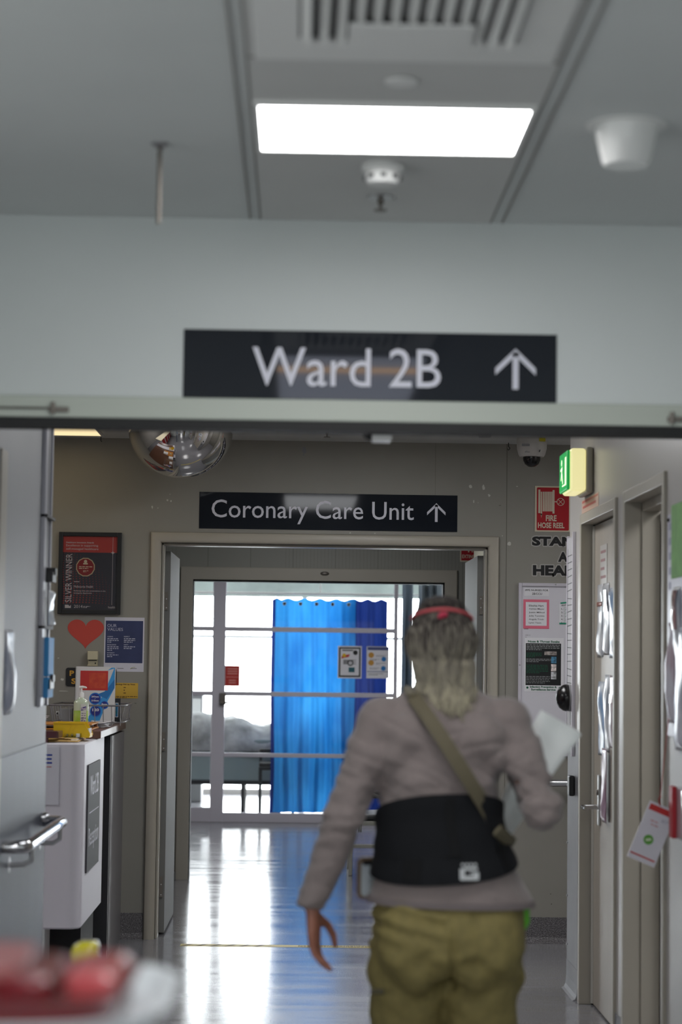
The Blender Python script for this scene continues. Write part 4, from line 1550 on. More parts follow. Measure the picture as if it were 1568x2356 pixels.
struct(M().box(RX + .14, 3.6, 5.7, 5.8, 0, CZ).build('wall_room_near', MT['endwall']))

# ruled chart board near the far corner
c0, c1 = 9.44, 9.65
z0, z1 = 1.10, 2.055
th = thing('ruled_board', (RX, 9.54, z0), 'narrow white board ruled with black lines on the right wall corner', 'board')
m = M()
RW.box(m, -c1, -c0, z0, z1, .0005, .012)
m.build('board', mat('ruled_board_white', (176, 174, 178), .55), th, bevel=.002)
m = M()
RW.box(m, -c0 - .012, -c0 + .004, z0 - .04, z1 + .02, .0005, .016)
RW.box(m, -c1 - .004, -c1 + .006, z0, z1 + .01, .0005, .015)
m.build('edge_channel', AL, th, bevel=.002)
m = M()
rnd = random.Random(5)
for k in range(20):
    zz = z1 - .085 - k * .0322
    if zz < z0 + .02:
        break
    f2 = RW.rot(-c1 + .012, zz, rnd.uniform(-.04, .04))
    f2.box(m, 0, .165, -.0016, .0016, .012, .0126)
RW.box(m, -c1 + .020, -c1 + .024, z0, z1 - .05, .012, .0126)
m.build('pen_lines', MT['ink'], th)
# black dome button and black switch
th = thing('dome_button', (RX, 9.5, 1.26), 'black half dome on a grey plate on the right wall corner', 'dome')
m = M()
zc, yc = 1.322, 9.50
m.lathe((RX - .024, yc, zc), [(.060, 0), (.061, -.012), (.058, -.024), (.046, -.040), (.03, -.050), (.012, -.055), (.0, -.056)], 30, 'x')
m.build('dome', mat('black_dome', (18, 17, 19), .25), th, smooth=True)
M().lathe((RX - .024, yc, zc), [(.061, .0105), (.061, 0.0), (.0, 0.0)], 30, 'x').build('plate', MT['greyplastic'], th, smooth=True)
m = M().box(RX - .030, RX - .005, 9.40, 9.47, .885, .975)
tag(m.build('wall_switch', MT['dark'], bevel=.006), 'small black box on the steel corner sheet of the right wall', 'switch')

# lit exit sign
th = thing('exit_sign', (RX, 9.02, 2.21), 'lit green and white exit sign box sticking out of the right wall', 'exit sign')
zb, zt = 2.212, 2.398
m = M()
EF = Fr((0, 8.872, 0), XA, ZA)


def rbox(m, fr, x0, x1, y0, y1, r, d0, d1, bulge=0.0):
    return fr.rrect(m, x0, x1, y0, y1, r, d0, d1)


m = M()
m.box(RX - .033, RX - .0005, 8.872, 9.16, zb - .006, zt + .006)
m.build('base', mat('grey_lamp_base', (168, 164, 150), .45), th, bevel=.012, seg=3)
m = M()
m.box(RX - .100, RX - .033, 8.876, 9.156, zb, zt)
m.build('diffuser', mat('lit_diffuser', (236, 232, 190), .4, emit=.62, emit_c=(255, 246, 176)), th, bevel=.014, seg=4)
gmat = mat('lit_green', (10, 150, 74), .4, emit=.35, emit_c=(10, 190, 84))
m = M()
EX = Fr((RX - .100, 0, 0), -YA, ZA)
EX.box(m, -9.146, -8.886, zb + .008, zt - .008, .0002, .014)
gf = m.build('green_face', gmat, th, bevel=.006)
m = M()
wm = mat('lit_white_pictogram', (236, 246, 210), .4, emit=.8, emit_c=(232, 255, 210))
EX.box(m, -9.04, -8.905, zb + .030, zb + .036, .0142, .0150)
EX.box(m, -8.95, -8.905, zb + .036, zt - .035, .0142, .0150)
EX.disc(m, -9.06, zt - .05, .014, .0142, .0150, 14)
EX.poly(m, [(-9.09, zb + .06), (-9.075, zb + .06), (-9.04, zb + .105), (-9.055, zb + .12)], .0142, .0150)
EX.poly(m, [(-9.06, zb + .085), (-9.03, zb + .04), (-9.018, zb + .045), (-9.04, zb + .09)], .0142, .0150)
EX.poly(m, [(-9.10, zb + .11), (-9.04, zb + .118), (-9.04, zb + .108), (-9.10, zb + .10)], .0142, .0150)
m.build('pictogram', wm, gf)

# small red and white strip above door 1
th = thing('notice', RW.p(-9.0, 2.14, 0), 'faded red and white strip above the handle side of the first door on the right', 'notice')
m = M()
RW.box(m, -9.24, -8.72, 2.140, 2.198, .0005, .0015)
m.build('sheet', mat('faded_strip', (206, 176, 160), .35), th)
m = M()
RW.box(m, -9.22, -8.74, 2.184, 2.194, .0015, .0022)
RW.box(m, -9.20, -8.80, 2.160, 2.170, .0015, .0022)
m.build('red_band', mat('faded_red', (190, 100, 90), .4), th)


def sleeve(fr, x0, x1, y0, y1, d, label, seed, cols, group=None, bulge=.012, tilt=0.0, shiny=.28):
    """crinkled clear document sleeve holding printed sheets"""
    th = thing('document_sleeve', fr.p((x0 + x1) / 2, y0, d), label, 'document sleeve', group)
    nx, ny = 10, 26
    rnd = random.Random(seed)
    vs, fs = [], []
    for j in range(ny + 1):
        for i in range(nx + 1):
            u, v = i / nx, j / ny
            w = bulge * (math.sin(PI * u) * (.55 + .45 * math.sin(v * 5 + seed))) + .0035 * noise.noise(Vector((u * 3 + seed, v * 5, seed * .7))) + .003
            e = min(u, 1 - u, v * 2, (1 - v) * 2) * 6
            w = w * min(1, .25 + e)
            vs.append(fr.p(x0 + (x1 - x0) * u + tilt * (1 - v), y0 + (y1 - y0) * v, d + max(.0018, w)))
    for j in range(ny):
        for i in range(nx):
            k = j * (nx + 1) + i
            fs.append((k, k + 1, k + nx + 2, k + nx + 1))
    mt = mat('sleeve_plastic', cols[0], shiny, var=0, c2=cols[1], vscale=9, vstretch=(3, 3, 1), coat=.45, spec=.6, ramp=(.42, .58))
    mt.node_tree.nodes['Principled BSDF'].inputs['Coat Roughness'].default_value = .16
    b = M().add(vs, fs).build('sleeve', mt, th, smooth=True, sharp=0)
    so = b.modifiers.new('thick', 'SOLIDIFY')
    so.thickness = .0012
    for (u0, u1, v0, v1, cc) in cols[2:]:
        m = M()
        nn = 8
        pv, pf = [], []
        for j in range(nn + 1):
            for i in range(3):
                u = u0 + (u1 - u0) * i / 2
                v = v0 + (v1 - v0) * j / nn
                ii, jj = u * nx, v * ny
                a = vs[min(ny, int(round(jj))) * (nx + 1) + min(nx, int(round(ii)))]
                pv.append(fr.p(x0 + (x1 - x0) * u + tilt * (1 - v), y0 + (y1 - y0) * v, (a - fr.o).dot(fr.n) + .0035))
        for j in range(nn):
            for i in range(2):
                k = j * 3 + i
                pf.append((k, k + 1, k + 4, k + 3))
        m.add(pv, pf).build('print', mat('sleeve_print', cc, .2, coat=1), th, smooth=True, sharp=0)
    return th


DL = Fr((RX + .046, 0, 0), -YA, ZA)


def dcol(px0, py0, px1, py1, x):
    a = hit(px0, py0, x=x)
    b = hit(px1, py1, x=x)
    return -a.y, -b.y, min(a.z, b.z), max(a.z, b.z)


SILV = ((218, 219, 224), (150, 158, 170))
BLUS = ((210, 214, 222), (120, 160, 205))
REDS = ((206, 200, 206), (150, 90, 100))
dx = RX + .046
# notice strip on the door
x0, x1, y0, y1 = dcol(1381, 1222, 1396, 1345, dx)
th, d = sheet('notice', DL, x0, x1, 1.66, 1.985, mat('pale_notice', (186, 182, 178), .3), 'pale printed sheet at the top of the first door on the right', 'notice', d=.0005)
m = M()
for k in range(7):
    DL.box(m, x0 + .02, x1 - .03 - .02 * (k % 3), 1.95 - k * .036, 1.962 - k * .036, d, d + .0006)
m.build('print', mat('mauve_print', (150, 110, 112), .5), th)
specs = [
    ((1375, 1345, 1387, 1512), SILV + ((.1, .9, .70, .76, (170, 60, 56)),), 'upper sleeve nearest the door handle edge with a red stripe', 1, 0),
    ((1388, 1342, 1401, 1507), SILV + ((.15, .85, .6, .9, (96, 116, 120)),), 'upper middle silvery sleeve on the first door on the right', 2, 0),
    ((1403, 1352, 1415, 1514), BLUS, 'upper sleeve with blue print beside the top hinge of the first door', 3, 0),
    ((1377, 1568, 1390, 1738), BLUS, 'lower bluish sleeve nearest the handle edge of the first door', 4, 0),
    ((1392, 1552, 1402, 1730), SILV, 'lower middle bright sleeve on the first door on the right', 5, 0),
    ((1403, 1554, 1415, 1722), REDS + ((.1, .9, .62, .74, (150, 70, 84)),), 'lower sleeve with a mauve band beside the hinges of the first door', 6, 0),
    ((1393, 1722, 1403, 1892), ((176, 150, 170), (128, 92, 104)), 'lowest long mauve sleeve hanging beside the door handle', 7, 0),
]
for (bx, cols, lab, sd_, tl_) in specs:
    x0, x1, y0, y1 = dcol(*bx, dx)
    zt = hit((bx[0] + bx[2]) / 2, bx[1], x=dx).z
    zb_ = hit((bx[0] + bx[2]) / 2, bx[3], x=dx).z
    sleeve(DL, x0, x1, zb_, zt, .0005 if sd_ != 7 else .016, lab, sd_, cols, 'document sleeves on the first door' if False else None)

# notices on the near part of the right wall
x0, x1, y0, y1 = dcol(1537, 1143, 1600, 1640, RX)
th = thing('noticeboard', RW.p((x0 + x1) / 2, 1.28, 0), 'pale lilac notice board at the right edge of the picture', 'noticeboard')
m = M()
RW.box(m, -7.05, -6.35, 1.24, 1.985, .0005, .006)
m.build('panel', mat('lilac_panel', (190, 188, 202), .3), th, bevel=.002)
m = M()
for k in range(5):
    RW.box(m, -7.02, -6.98 + .01 * (k % 2), 1.93 - k * .05, 1.955 - k * .05, .006, .0068)
m.build('print', mat('lilac_print', (150, 150, 172), .5), th)
M().lathe((RX - .006, 7.02, 1.965), [(.007, 0), (.005, -.006)], 12, 'x').build('pin', MT['dark'], th, smooth=True)
th = thing('notice', RW.p(-6.75, 1.76, .007), 'bright green sheet pinned at the top of the lilac notice board', 'notice')
m = M()
RW.box(m, -6.96, -6.55, 1.765, 2.01, .0065, .009)
m.build('sheet', mat('green_sheet', (104, 160, 78), .6, var=.06, vscale=20), th)
sleeve(RW, -6.93, -6.80, 1.50, 1.735, .0062, 'sleeve with a dull red sheet below the bright green sheet', 11, SILV + ((.2, .8, .4, .95, (170, 120, 124)),))
sleeve(RW, -7.02, -6.90, 1.285, 1.62, .0062, 'clear crumpled sleeve with faint pink print at the left of the lilac board', 12, ((214, 212, 222), (190, 170, 182)) + ((.1, .25, .3, .62, (190, 110, 118)),), bulge=.02)
sleeve(RW, -6.89, -6.70, 1.20, 1.60, .0062, 'large clear sleeve with white paper at the right edge of the picture', 13, ((216, 216, 226), (170, 176, 196)), bulge=.014)
th = thing('red_folder', RW.p(-6.7, .93, 0), 'red folder edge on the right wall below the lilac notice board', 'folder')
m = M()
RW.box(m, -6.80, -6.50, .925, 1.085, .0015, .035)
m.build('holder', mat('clear_grey_holder', (176, 174, 180), .2, coat=.5), th, bevel=.003)
m = M()
RW.box(m, -6.765, -6.705, .925, 1.09, .035, .050)
m.build('spine', mat('folder_red', (176, 16, 34), .35), th, bevel=.003)
# swing tag hanging on a red cord from a pin
TY = 6.92
p = [hit(px, py, y=TY) for px, py in ((1495, 1841), (1553, 1866), (1508, 1998), (1441, 1970))]
ur = (p[1] - p[0])
w = (ur.length + (p[2] - p[3]).length) / 2
ur.normalize()
uu = ((p[0] - p[3]) + (p[1] - p[2])).normalized()
uu = (uu - ur * uu.dot(ur)).normalized()
hgt = ((p[0] - p[3]).length + (p[1] - p[2]).length) / 2
cen = (p[0] + p[1] + p[2] + p[3]) / 4
TF = Fr(cen, ur, uu)
th = thing('hanging_tag', TF.p(0, -hgt / 2), 'white card tag with red bars hanging tilted on a red cord at the right', 'tag')
m = M()
TF.box(m, -w / 2, w / 2, -hgt / 2, hgt / 2, -.0012, 0)
m.build('card', mat('tag_card', (222, 220, 230), .35, coat=.3), th)
m = M()
TF.box(m, -w / 2 + .006, w / 2 - .010, hgt / 2 - .028, hgt / 2 - .008, 0, .0006)
TF.box(m, -w / 2 + .004, w / 2 - .006, -hgt / 2 + .016, -hgt / 2 + .021, 0, .0006)
m.build('red_bar', mat('tag_red', (196, 44, 44), .45), th)
m = M()
lines(m, TF, -.022, .020, .042, 1, .01, .0032, .0006, 61)
lines(m, TF, -.016, .016, .030, 1, .01, .0032, .0006, 62)
m.build('red_print', mat('tag_red_print', (200, 120, 126), .5), th)
m = M()
lines(m, TF, .012, w / 2 - .012, .056, 2, .006, .002, .0006, 63)
m.build('grey_print', mat('tag_grey_print', (150, 148, 170), .5), th)
m = M()
TF.disc(m, -.004, -.022, .0165, 0, .0006, 24)
gd_ = m.build('green_badge', mat('tag_green', (90, 160, 56), .5), th)
m = M()
TF.rot(-.004, -.022, .5).box(m, -.009, .009, -.004, .004, .0006, .0010)
m.build('badge_mark', mat('tag_pale', (210, 226, 190), .5), gd_)
tp = TF.p(-.012, hgt / 2 - .004, .001)
M().tube([tp, tp + Vector((-.004, 0, .022)), tp + Vector((.004, 0, .03))], .0022, 6).build('knot', MT['red'], th)
a = tp + Vector((0, 0, .026))
b = Vector((RX - .004, 7.0, 1.37))
m = M().tube([a.lerp(b, k / 6) + Vector((0, 0, -.012 * math.sin(PI * k / 6))) for k in range(7)], .0016, 6)
m.build('cord', mat('red_cord', (170, 60, 60), .6), th)

# ================================================================== left corridor wall
th = thing('handrail', (LX, 6.95, .86), 'polished steel handrail on the left wall above the grey vinyl', 'handrail')
hx_, hz = -.825, .897
m = M().tube([(LX - .0, 6.455, hz), (LX + .035, 6.455, hz), (hx_ - .012, 6.462, hz), (hx_ - .002, 6.478, hz), (hx_, 6.51, hz), (hx_, 6.8, hz), (hx_, 7.2, hz), (hx_, 7.44, hz), (hx_ - .004, 7.465, hz), (hx_ - .02, 7.478, hz), (LX, 7.482, hz)], .0195, 18)
m.build('rail', MT['chrome'], th, smooth=True)
for y in (6.62, 7.40):
    m = M().tube([(LX, y, hz - .07), (LX + .05, y, hz - .07), (hx_, y, hz - .055), (hx_, y, hz - .012)], .008, 10)
    m.lathe((LX, y, hz - .07), [(.024, .006), (.024, 0)], 16, 'x')
    m.build('bracket', MT['steel'], th, smooth=True)
m = M().lathe((LX + .006, 7.40, hz + .02), [(.016, 0), (.016, .02), (.010, .03)], 14, 'x')
m.build('screw_cap', MT['chrome'], th, smooth=True)

# column of clear document holders on the wall edge
c = [hit(x, 1400, x=LX).y for x in (86, 106)]
hy0, hy1 = 7.268, 7.50
th = thing('document_holder', LW.p((hy0 + hy1) / 2, 1.31, 0), 'tall narrow column of wall document holders in grey channels on the left wall', 'document holder')
m = M()
LW.box(m, hy0 - .02, hy0 + .045, 1.305, CZ - .1, .0005, .015)
LW.box(m, hy1 - .02, hy1 + .008, 1.305, CZ - .1, .0005, .010)
m.build('channel', mat('grey_channel', (176, 176, 184), .35, .2), th, bevel=.002)
m = M()
LW.box(m, hy0 + .045, hy1 - .02, 1.31, CZ - .1, .0005, .004)
m.build('back_panel', mat('grey_holder_back', (112, 112, 118), .4), th)
DIV = mat('dark_divider', (70, 68, 70), .5)
for z in (1.575, 1.962):
    LW.box(M(), hy0 - .02, hy1 - .01, z, z + .010, .0005, .024).build('divider', DIV, th)
sleeve(LW, hy0 + .05, hy1 - .03, 1.585, 1.71, .024, 'clear white sleeve on the upper left wall holder', 21, ((226, 228, 230), (190, 200, 212)), bulge=.02)
for (za, zb_, lab) in ((1.41, 1.545, 'upper bright blue leaflet in the left wall holder'), (1.335, 1.405, 'lower bright blue leaflet in the left wall holder')):
    m = M()
    LW.box(m, hy0 + .048, hy1 - .03, za, zb_, .0045, .031)
    tag(m.build('leaflet', MT['skyblue']), lab, 'leaflet')
for z in (1.775, 1.40):
    m = M()
    LW.box(m, hy0 + .06, hy1 - .06, z - .035, z, .0315 if z < 1.7 else .0045, .037)
    LW.box(m, hy0 + .10, hy1 - .08, z - .01, z + .016, .0315 if z < 1.7 else .0045, .042)
    tag(m.build('bulldog_clip', MT['dark'], bevel=.002), 'small black clip on the left wall holder, ' + ('above the white sleeve' if z > 1.7 else 'over the blue leaflets'), 'clip')
sleeve(LW, 6.44, 6.62, 1.30, 1.56, .0005, 'crumpled clear sleeve at the left edge of the picture on the left wall', 25, ((204, 206, 214), (150, 158, 176)), bulge=.022)

# ================================================================== reception desk
th = thing('reception_desk', (-1.5, 9.9, 0), 'white and black reception desk with a brown worktop at the left', 'reception desk')
m = M()
DX, DY0, DY1 = -.925, 9.14, 10.10


def rr_plan(x0, x1, y0, y1, r, n=8):
    pts = [(x0, y0)]
    for k in range(n + 1):
        a = -PI / 2 + PI / 2 * k / n
        pts.append((x1 - r + r * math.cos(a), y0 + r + r * math.sin(a)))
    pts += [(x1, y1), (x0, y1)]
    return pts


pl = rr_plan(-2.3, DX, DY0, DY1, .06)
prof = [(.305, .006), (.312, 0.0), (1.098, 0.0), (1.102, .004)]
rings = []
for z, ins in prof:
    rings.append([(x - (ins if x > DX - .02 else 0), y + (ins if y < DY0 + .02 else 0), z) for x, y in pl])
m.loft(rings)
WPAN = mat('white_desk_panel', (214, 211, 220), .4)
m.build('front_panel', WPAN, th, smooth=True, sharp=.6)
m = M().box(-2.3, -.97, 9.62, 10.2, .03, .31)
m.build('plinth', MT['rubber'], th)
m = M().box(-2.3, -.921, 10.40, 10.44, 0, 1.09)
m.build('black_end', mat('black_laminate', (34, 34, 38), .45), th)
m = M().box(-2.3, -.918, 10.44, WY - .002, 0, 1.09)
m.build('side_panel', mat('grey_laminate', (122, 120, 122), .42), th)
m = M().tube([(-1.105, 9.34, 0), (-1.105, 9.34, .31)], .028, 20)
m.build('leg', MT['steel'], th, smooth=True)
m = M()
m.loft([[(-2.3, 9.69, z), (-.945, 9.69, z), (-.905, 9.705, z), (-.905, 11.1, z), (-.925, WY - .003, z), (-2.3, WY - .003, z)] for z in (1.104, 1.138)])
BRN = mat('brown_worktop', (104, 74, 62), .3)
wt = m.build('worktop', BRN, th, bevel=.002)
m = M().box(-2.3, -.947, 9.684, 9.690, 1.1025, 1.140)
m.box(-2.3, -1.05, 9.205, 9.235, 1.126, 1.152)
m.box(-2.3, -1.09, 9.21, 9.24, 1.103, 1.122)
MAR = mat('maroon_edging', (74, 30, 38), .4)
m.build('maroon_edge', MAR, th)
m = M().box(-2.3, -1.045, 9.22, 9.385, 1.122, 1.15)
m.build('ledge', BRN, th)
# sign on the desk side
DS = Fr((DX, 0, 0), YA, ZA)
q = [hit(px, py, x=DX) for px, py in ((201, 1761), (227, 1747), (223, 1981), (194, 2010))]
s0, s1 = (q[0].y + q[3].y) / 2, (q[1].y + q[2].y) / 2
sz1, sz0 = (q[0].z + q[1].z) / 2, (q[2].z + q[3].z) / 2
t2 = thing('desk_sign', DS.p((s0 + s1) / 2, sz0, 0), 'dark grey sign reading Ward 2B Reception on the desk side', 'sign')
m = M()
DS.box(m, s0, s1, sz0, sz1, .0008, .008)
m.build('panel', mat('charcoal_sign', (58, 58, 62), .55), t2)
m = M()
sw = s1 - s0
text(m, DS, 'Ward 2B', s0 + sw * .16, s1 - sw * .16, sz0 + .33, sz0 + .42, .0088, .003)
text(m, DS, 'Reception', s0 + sw * .10, s1 - sw * .10, sz0 + .085, sz0 + .19, .0088, .003)
DS.box(m, s0 + sw * .12, s1 - sw * .10, sz0 + .255, sz0 + .259, .008, .0088)
m.build('lettering', MT['signtext'], t2)
# notice on the desk front
DF = Fr((0, DY0, 0), XA, ZA)
a, b = hit(95, 1716, y=DY0), hit(134, 1852, y=DY0)
t2, d = sheet('notice', DF, a.x - .12, b.x, b.z, a.z - .004, mat('desk_notice_white', (208, 208, 218), .4), 'white notice with a blue letter E on the front of the reception desk', 'notice', d=.0008, t=.004)
m = M()
c0, c1 = hit(106, 1735, y=DY0), hit(120, 1757, y=DY0)
x0, x1, z0, z1 = c1.x - .042, c1.x, c1.z, c0.z
hgt2 = z1 - z0
DF.box(m, x0, x0 + .008, z0, z1, d, d + .0006)
DF.box(m, x0, x1, z1 - .007, z1, d, d + .0006)
DF.box(m, x0, x1 - .002, (z0 + z1) / 2 - .0035, (z0 + z1) / 2 + .0035, d, d + .0006)
DF.box(m, x0, x1, z0, z0 + .007, d, d + .0006)
m.build('lettering', mat('royal_blue_print', (28, 56, 150), .5), t2)
m = M()
DF.box(m, x0 - .1, x1 - .002, z0 - .015, z0 - .0125, d, d + .0006)
m.build('red_line', MT['redpaper'], t2)

# things on the desk -------------------------------------------------
TZ = 1.139
# folders lying on the front ledge
t2 = thing('manila_folder', (-1.06, 9.45, 1.103), 'tan folder lying flat along the front edge of the white desk panel', 'folder')
M().box(-1.25, -.965, 9.27, 9.62, 1.1545 - .0505, 1.110).build('cover', mat('manila_card', (214, 178, 112), .6), t2, bevel=.002)
M().box(-1.00, -.972, 9.30, 9.60, 1.1105, 1.113).build('sheet', MT['paper'], t2)
t2 = thing('manila_folder', (-1.05, 9.5, 1.1135), 'second tan folder stacked under the clear tray on the desk', 'folder')
M().box(-1.03, -.975, 9.33, 9.60, 1.1135, 1.119).build('cover', mat('manila_card_light', (224, 194, 136), .6), t2, bevel=.002)
t2 = thing('clear_tray', (-1.0, 9.47, 1.1195), 'clear plastic tray of silver packets under the yellow bin', 'tray')
m = M()
m.box(-1.035, -.962, 9.36, 9.58, 1.1195, 1.121)
m.box(-1.035, -.962, 9.36, 9.3615, 1.121, 1.139)
m.box(-.9635, -.962, 9.3615, 9.58, 1.121, 1.139)
m.build('tray', MT['glass'], t2)
m = M()
rnd = random.Random(11)
for k in range(6):
    x = -1.025 + k * .0105
    m.ellipsoid((x, 9.40 + .02 * (k % 2), 1.1295), .006, .016, .0072, 10, 8)
m.build('silver_packet', MT['chrome'], t2, smooth=True)
M().box(-.985, -.97, 9.385, 9.40, 1.1215, 1.137).build('white_label', MT['paper'], t2)
# yellow parts bin
BX0, BX1 = hit(123, 1662, y=9.40).x, hit(207, 1697, y=9.40).x
BZ0, BZ1 = hit(165, 1697, y=9.40).z, hit(150, 1662, y=9.40).z
t2 = thing('storage_bin', ((BX0 + BX1) / 2, 9.45, BZ0), 'bright yellow open fronted plastic bin on the reception desk', 'plastic bin')
m = M()
w_ = BX1 - BX0
h_ = BZ1 - BZ0
side = [(BX0, BZ0), (BX1 - .008, BZ0), (BX1, BZ0 + .010), (BX1 - .002, BZ0 + .022), (BX1 - w_ * .17, BZ1), (BX0, BZ1)]
BF = Fr((0, 9.40, 0), XA, ZA)
BF.poly(m, side, -.004, 0)
Fr((0, 9.535, 0), XA, ZA).poly(m, side, -.004, 0)
m.box(BX0, BX1 - .006, 9.404, 9.535, BZ0, BZ0 + .004)
m.box(BX0, BX0 + .004, 9.404, 9.535, BZ0, BZ1)
m.box(BX1 - .006, BX1 - .003, 9.404, 9.535, BZ0, BZ0 + .018)
BF.box(m, BX0, BX1 - w_ * .17, BZ1 - .006, BZ1, 0, .003)
m.build('bin', MT['yellow'], t2)
m = M()
BF.poly(m, [(BX0 + .052, BZ0 + .004), (BX0 + .056, BZ0 + .004), (BX0 + .080, BZ1 - .012), (BX0 + .076, BZ1 - .012)], 0, .0015)
BF.poly(m, [(BX0 + .074, BZ0 + .004), (BX0 + .077, BZ0 + .004), (BX0 + .100, BZ1 - .012), (BX0 + .097, BZ1 - .012)], 0, .0012)
m.build('rib', MT['yellow'], t2)
M().box(BX1 - .013, BX1 - .0065, 9.41, 9.53, BZ0 + .0185, BZ0 + .040).build('label_card', MT['paper'], t2)
# wooden document trays behind the bin
t2 = thing('letter_tray', (-1.15, 9.95, TZ), 'stack of orange brown document trays behind the yellow bin', 'letter tray')
TAN = mat('orange_wood_tray', (196, 130, 56), .5)
for k, (z, xr) in enumerate(((TZ, -.955), (TZ + .022, -.957))):
    M().box(-1.45, xr, 9.80, 10.12, z, z + .006).build('shelf', TAN, t2, bevel=.001)
m = M()
m.box(-1.45, -1.43, 9.8, 10.12, TZ + .006, TZ + .022)
m.box(-.975, -.96, 10.09, 10.12, TZ + .006, TZ + .022)
m.build('support', mat('brown_wood_tray', (120, 70, 40), .5), t2)
# loose papers
rnd = random.Random(21)
PT = [(-1.02, 10.24, 'white papers lying on the right of the worktop', 5, .11), (-1.32, 10.0, 'loose white papers at the left behind the yellow bin', 6, .12), (-.985, 10.62, 'thin white papers inside the wire rail', 4, .06)]
for (x, y, lab, n, hw) in PT:
    z0 = TZ + (.0295 if y == 10.0 else .001)
    t2 = thing('paper_stack', (x, y, z0), lab, 'papers')
    for k in range(n):
        f2 = Fr((x, y, z0 + k * .0045), XA, YA).rot(0, 0, rnd.uniform(-.12, .12))
        m = M()
        nn = 10
        vs, fs = [], []
        for i in range(nn + 1):
            for j in (0, 1):
                u = -hw + 2 * hw * i / nn
                vs.append(f2.p(u * .9 if x > -1.1 else u, -.1 + .2 * j, .0015 + .004 * abs(noise.noise(Vector((u * 9, k, y)))) + (.010 * max(0, abs(u) / hw - .7) if k == n - 1 else 0)))
        for i in range(nn):
            fs.append((2 * i, 2 * i + 2, 2 * i + 3, 2 * i + 1))
        pb = m.add(vs, fs).build('sheet', MT['paper'], t2, smooth=True, sharp=0)
        pb.modifiers.new('thick', 'SOLIDIFY').thickness = .0012
# wire rail basket
t2 = thing('wire_basket', (-1.1, 10.6, TZ), 'low grey wire basket rail on the worktop around the notebook', 'wire basket')
ry = 10.45
ra, rb = hit(114, 1632, y=ry), hit(285, 1636, y=ry)
zt_ = 1.238
m = M()
pth = [(ra.x, ry, zt_), (rb.x - .02, ry, zt_), (rb.x - .005, ry + .03, zt_), (rb.x - .005, 11.0, zt_), (rb.x - .02, 11.03, zt_), (ra.x, 11.03, zt_), (ra.x - .01, 11.0, zt_), (ra.x - .01, ry + .02, zt_), (ra.x, ry, zt_)]
m.tube(pth, .0042, 8)
m.build('top_rail', mat('grey_wire', (140, 138, 142), .35, .5), t2, smooth=True)
m = M()
zz_ = 1.155
m.tube([(p_[0] * .99 - .012 if p_[0] > -1.1 else p_[0] + .02, p_[1], zz_) for p_ in pth], .0035, 8)
m.build('lower_rail', mat('grey_wire2', (140, 138, 142), .35, .5), t2, smooth=True)
WIRES = []
n_ = 9
for k in range(n_):
    x = ra.x + .01 + (rb.x - ra.x - .03) * k / (n_ - 1)
    for y in (ry, 11.03):
        WIRES.append([(x, y, zt_), (x * .99 - .006, y, zz_), (x * .99 - .006, y, TZ)])
for k in range(5):
    y = ry + .1 + .1 * k
    for sx in (ra.x - .01, rb.x - .005):
        WIRES.append([(sx, y, zt_), (sx - .014 if sx > -1 else sx + .014, y, zz_)])
WM = mat('grey_wire3', (150, 148, 152), .35, .5)
for w_p in WIRES:
    M().tube(w_p, .0024, 6).build('wire', WM, t2, smooth=True)
# notebook
NY = 10.86
n0, n1 = hit(172, 1534, y=NY), hit(263, 1656, y=NY)
NF = Fr((0, NY, 0), XA, ZA).rot(n0.x, TZ + .001, -.012)
nw, nh = n1.x - n0.x, n0.z - TZ - .001
NF = Fr((n0.x, NY, TZ + .003), XA, Vector((0, .035, 1)))
t2 = thing('notebook', NF.p(nw / 2, 0), 'upright white spiral notebook with a red panel and blue circles', 'notebook')
m = M()
NF.box(m, .008, nw, 0, nh, -.014, -.0005)
m.build('page_block', MT['paper'], t2)
m = M()
NF.box(m, .004, nw, 0, nh, -.0005, .0005)
m.build('cover', mat('notebook_cover', (212, 210, 210), .3), t2)
D_ = .0011
SKY = MT['skyblue']
m = M()
NF.poly(m, [(nw * .40, 0), (nw * .62, 0), (nw * .80, nh * .35), (nw * .985, nh * .62), (nw * .985, nh * .985), (nw * .90, nh * .985), (nw * .80, nh * .93), (nw * .965, nh * .97), (nw * .88, nh * .80), (nw * .74, nh * .55), (nw * .55, nh * .25), (nw * .30, nh * .06)], .0005, D_)
m.build('blue_swoosh', SKY, t2)
m = M()
NF.poly(m, [(nw * .55, nh * .5), (nw * .76, nh * .56), (nw * .985, nh * .78), (nw * .985, nh * .62), (nw * .80, nh * .42)], D_, D_ + .0003)
m.build('dark_swoosh', mat('mid_blue_print', (34, 112, 178), .4), t2)
m = M()
rx0, rx1, ry0, ry1 = nw * .14, nw * .82, nh * .575, nh * .925
NF.box(m, rx0, rx1, ry0, ry1, D_ + .0003, D_ + .0008)
m.build('red_panel', mat('notebook_red', (188, 44, 40), .4), t2)
m = M()
NF.box(m, rx0 + nw * .22, rx1 - nw * .045, ry0 + nh * .035, ry1 - nh * .035, D_ + .0008, D_ + .0012)
m.build('orange_panel', mat('notebook_orange', (200, 76, 44), .4, c2=(186, 54, 40), vscale=40), t2)
m = M()
for (u, v, r) in ((.515, .425, .031), (.745, .315, .0215), (.535, .20, .030)):
    NF.disc(m, nw * u, nh * v, r, D_ + .0003, D_ + .0010 + r * .01, 32)
m.build('circle_rim', mat('circle_rim_blue', (30, 116, 200), .4), t2)
m = M()
for (u, v, r) in ((.515, .425, .0255), (.745, .315, .0175), (.535, .20, .0245)):
    NF.disc(m, nw * u, nh * v, r, D_ + .0013, D_ + .0018, 32)
m.build('circle_face', mat('circle_navy', (36, 42, 130), .4), t2)
m = M()
text(m, NF, '297mm', nw * .515 - .019, nw * .515 + .019, nh * .445, nh * .475, D_ + .0024, .03)
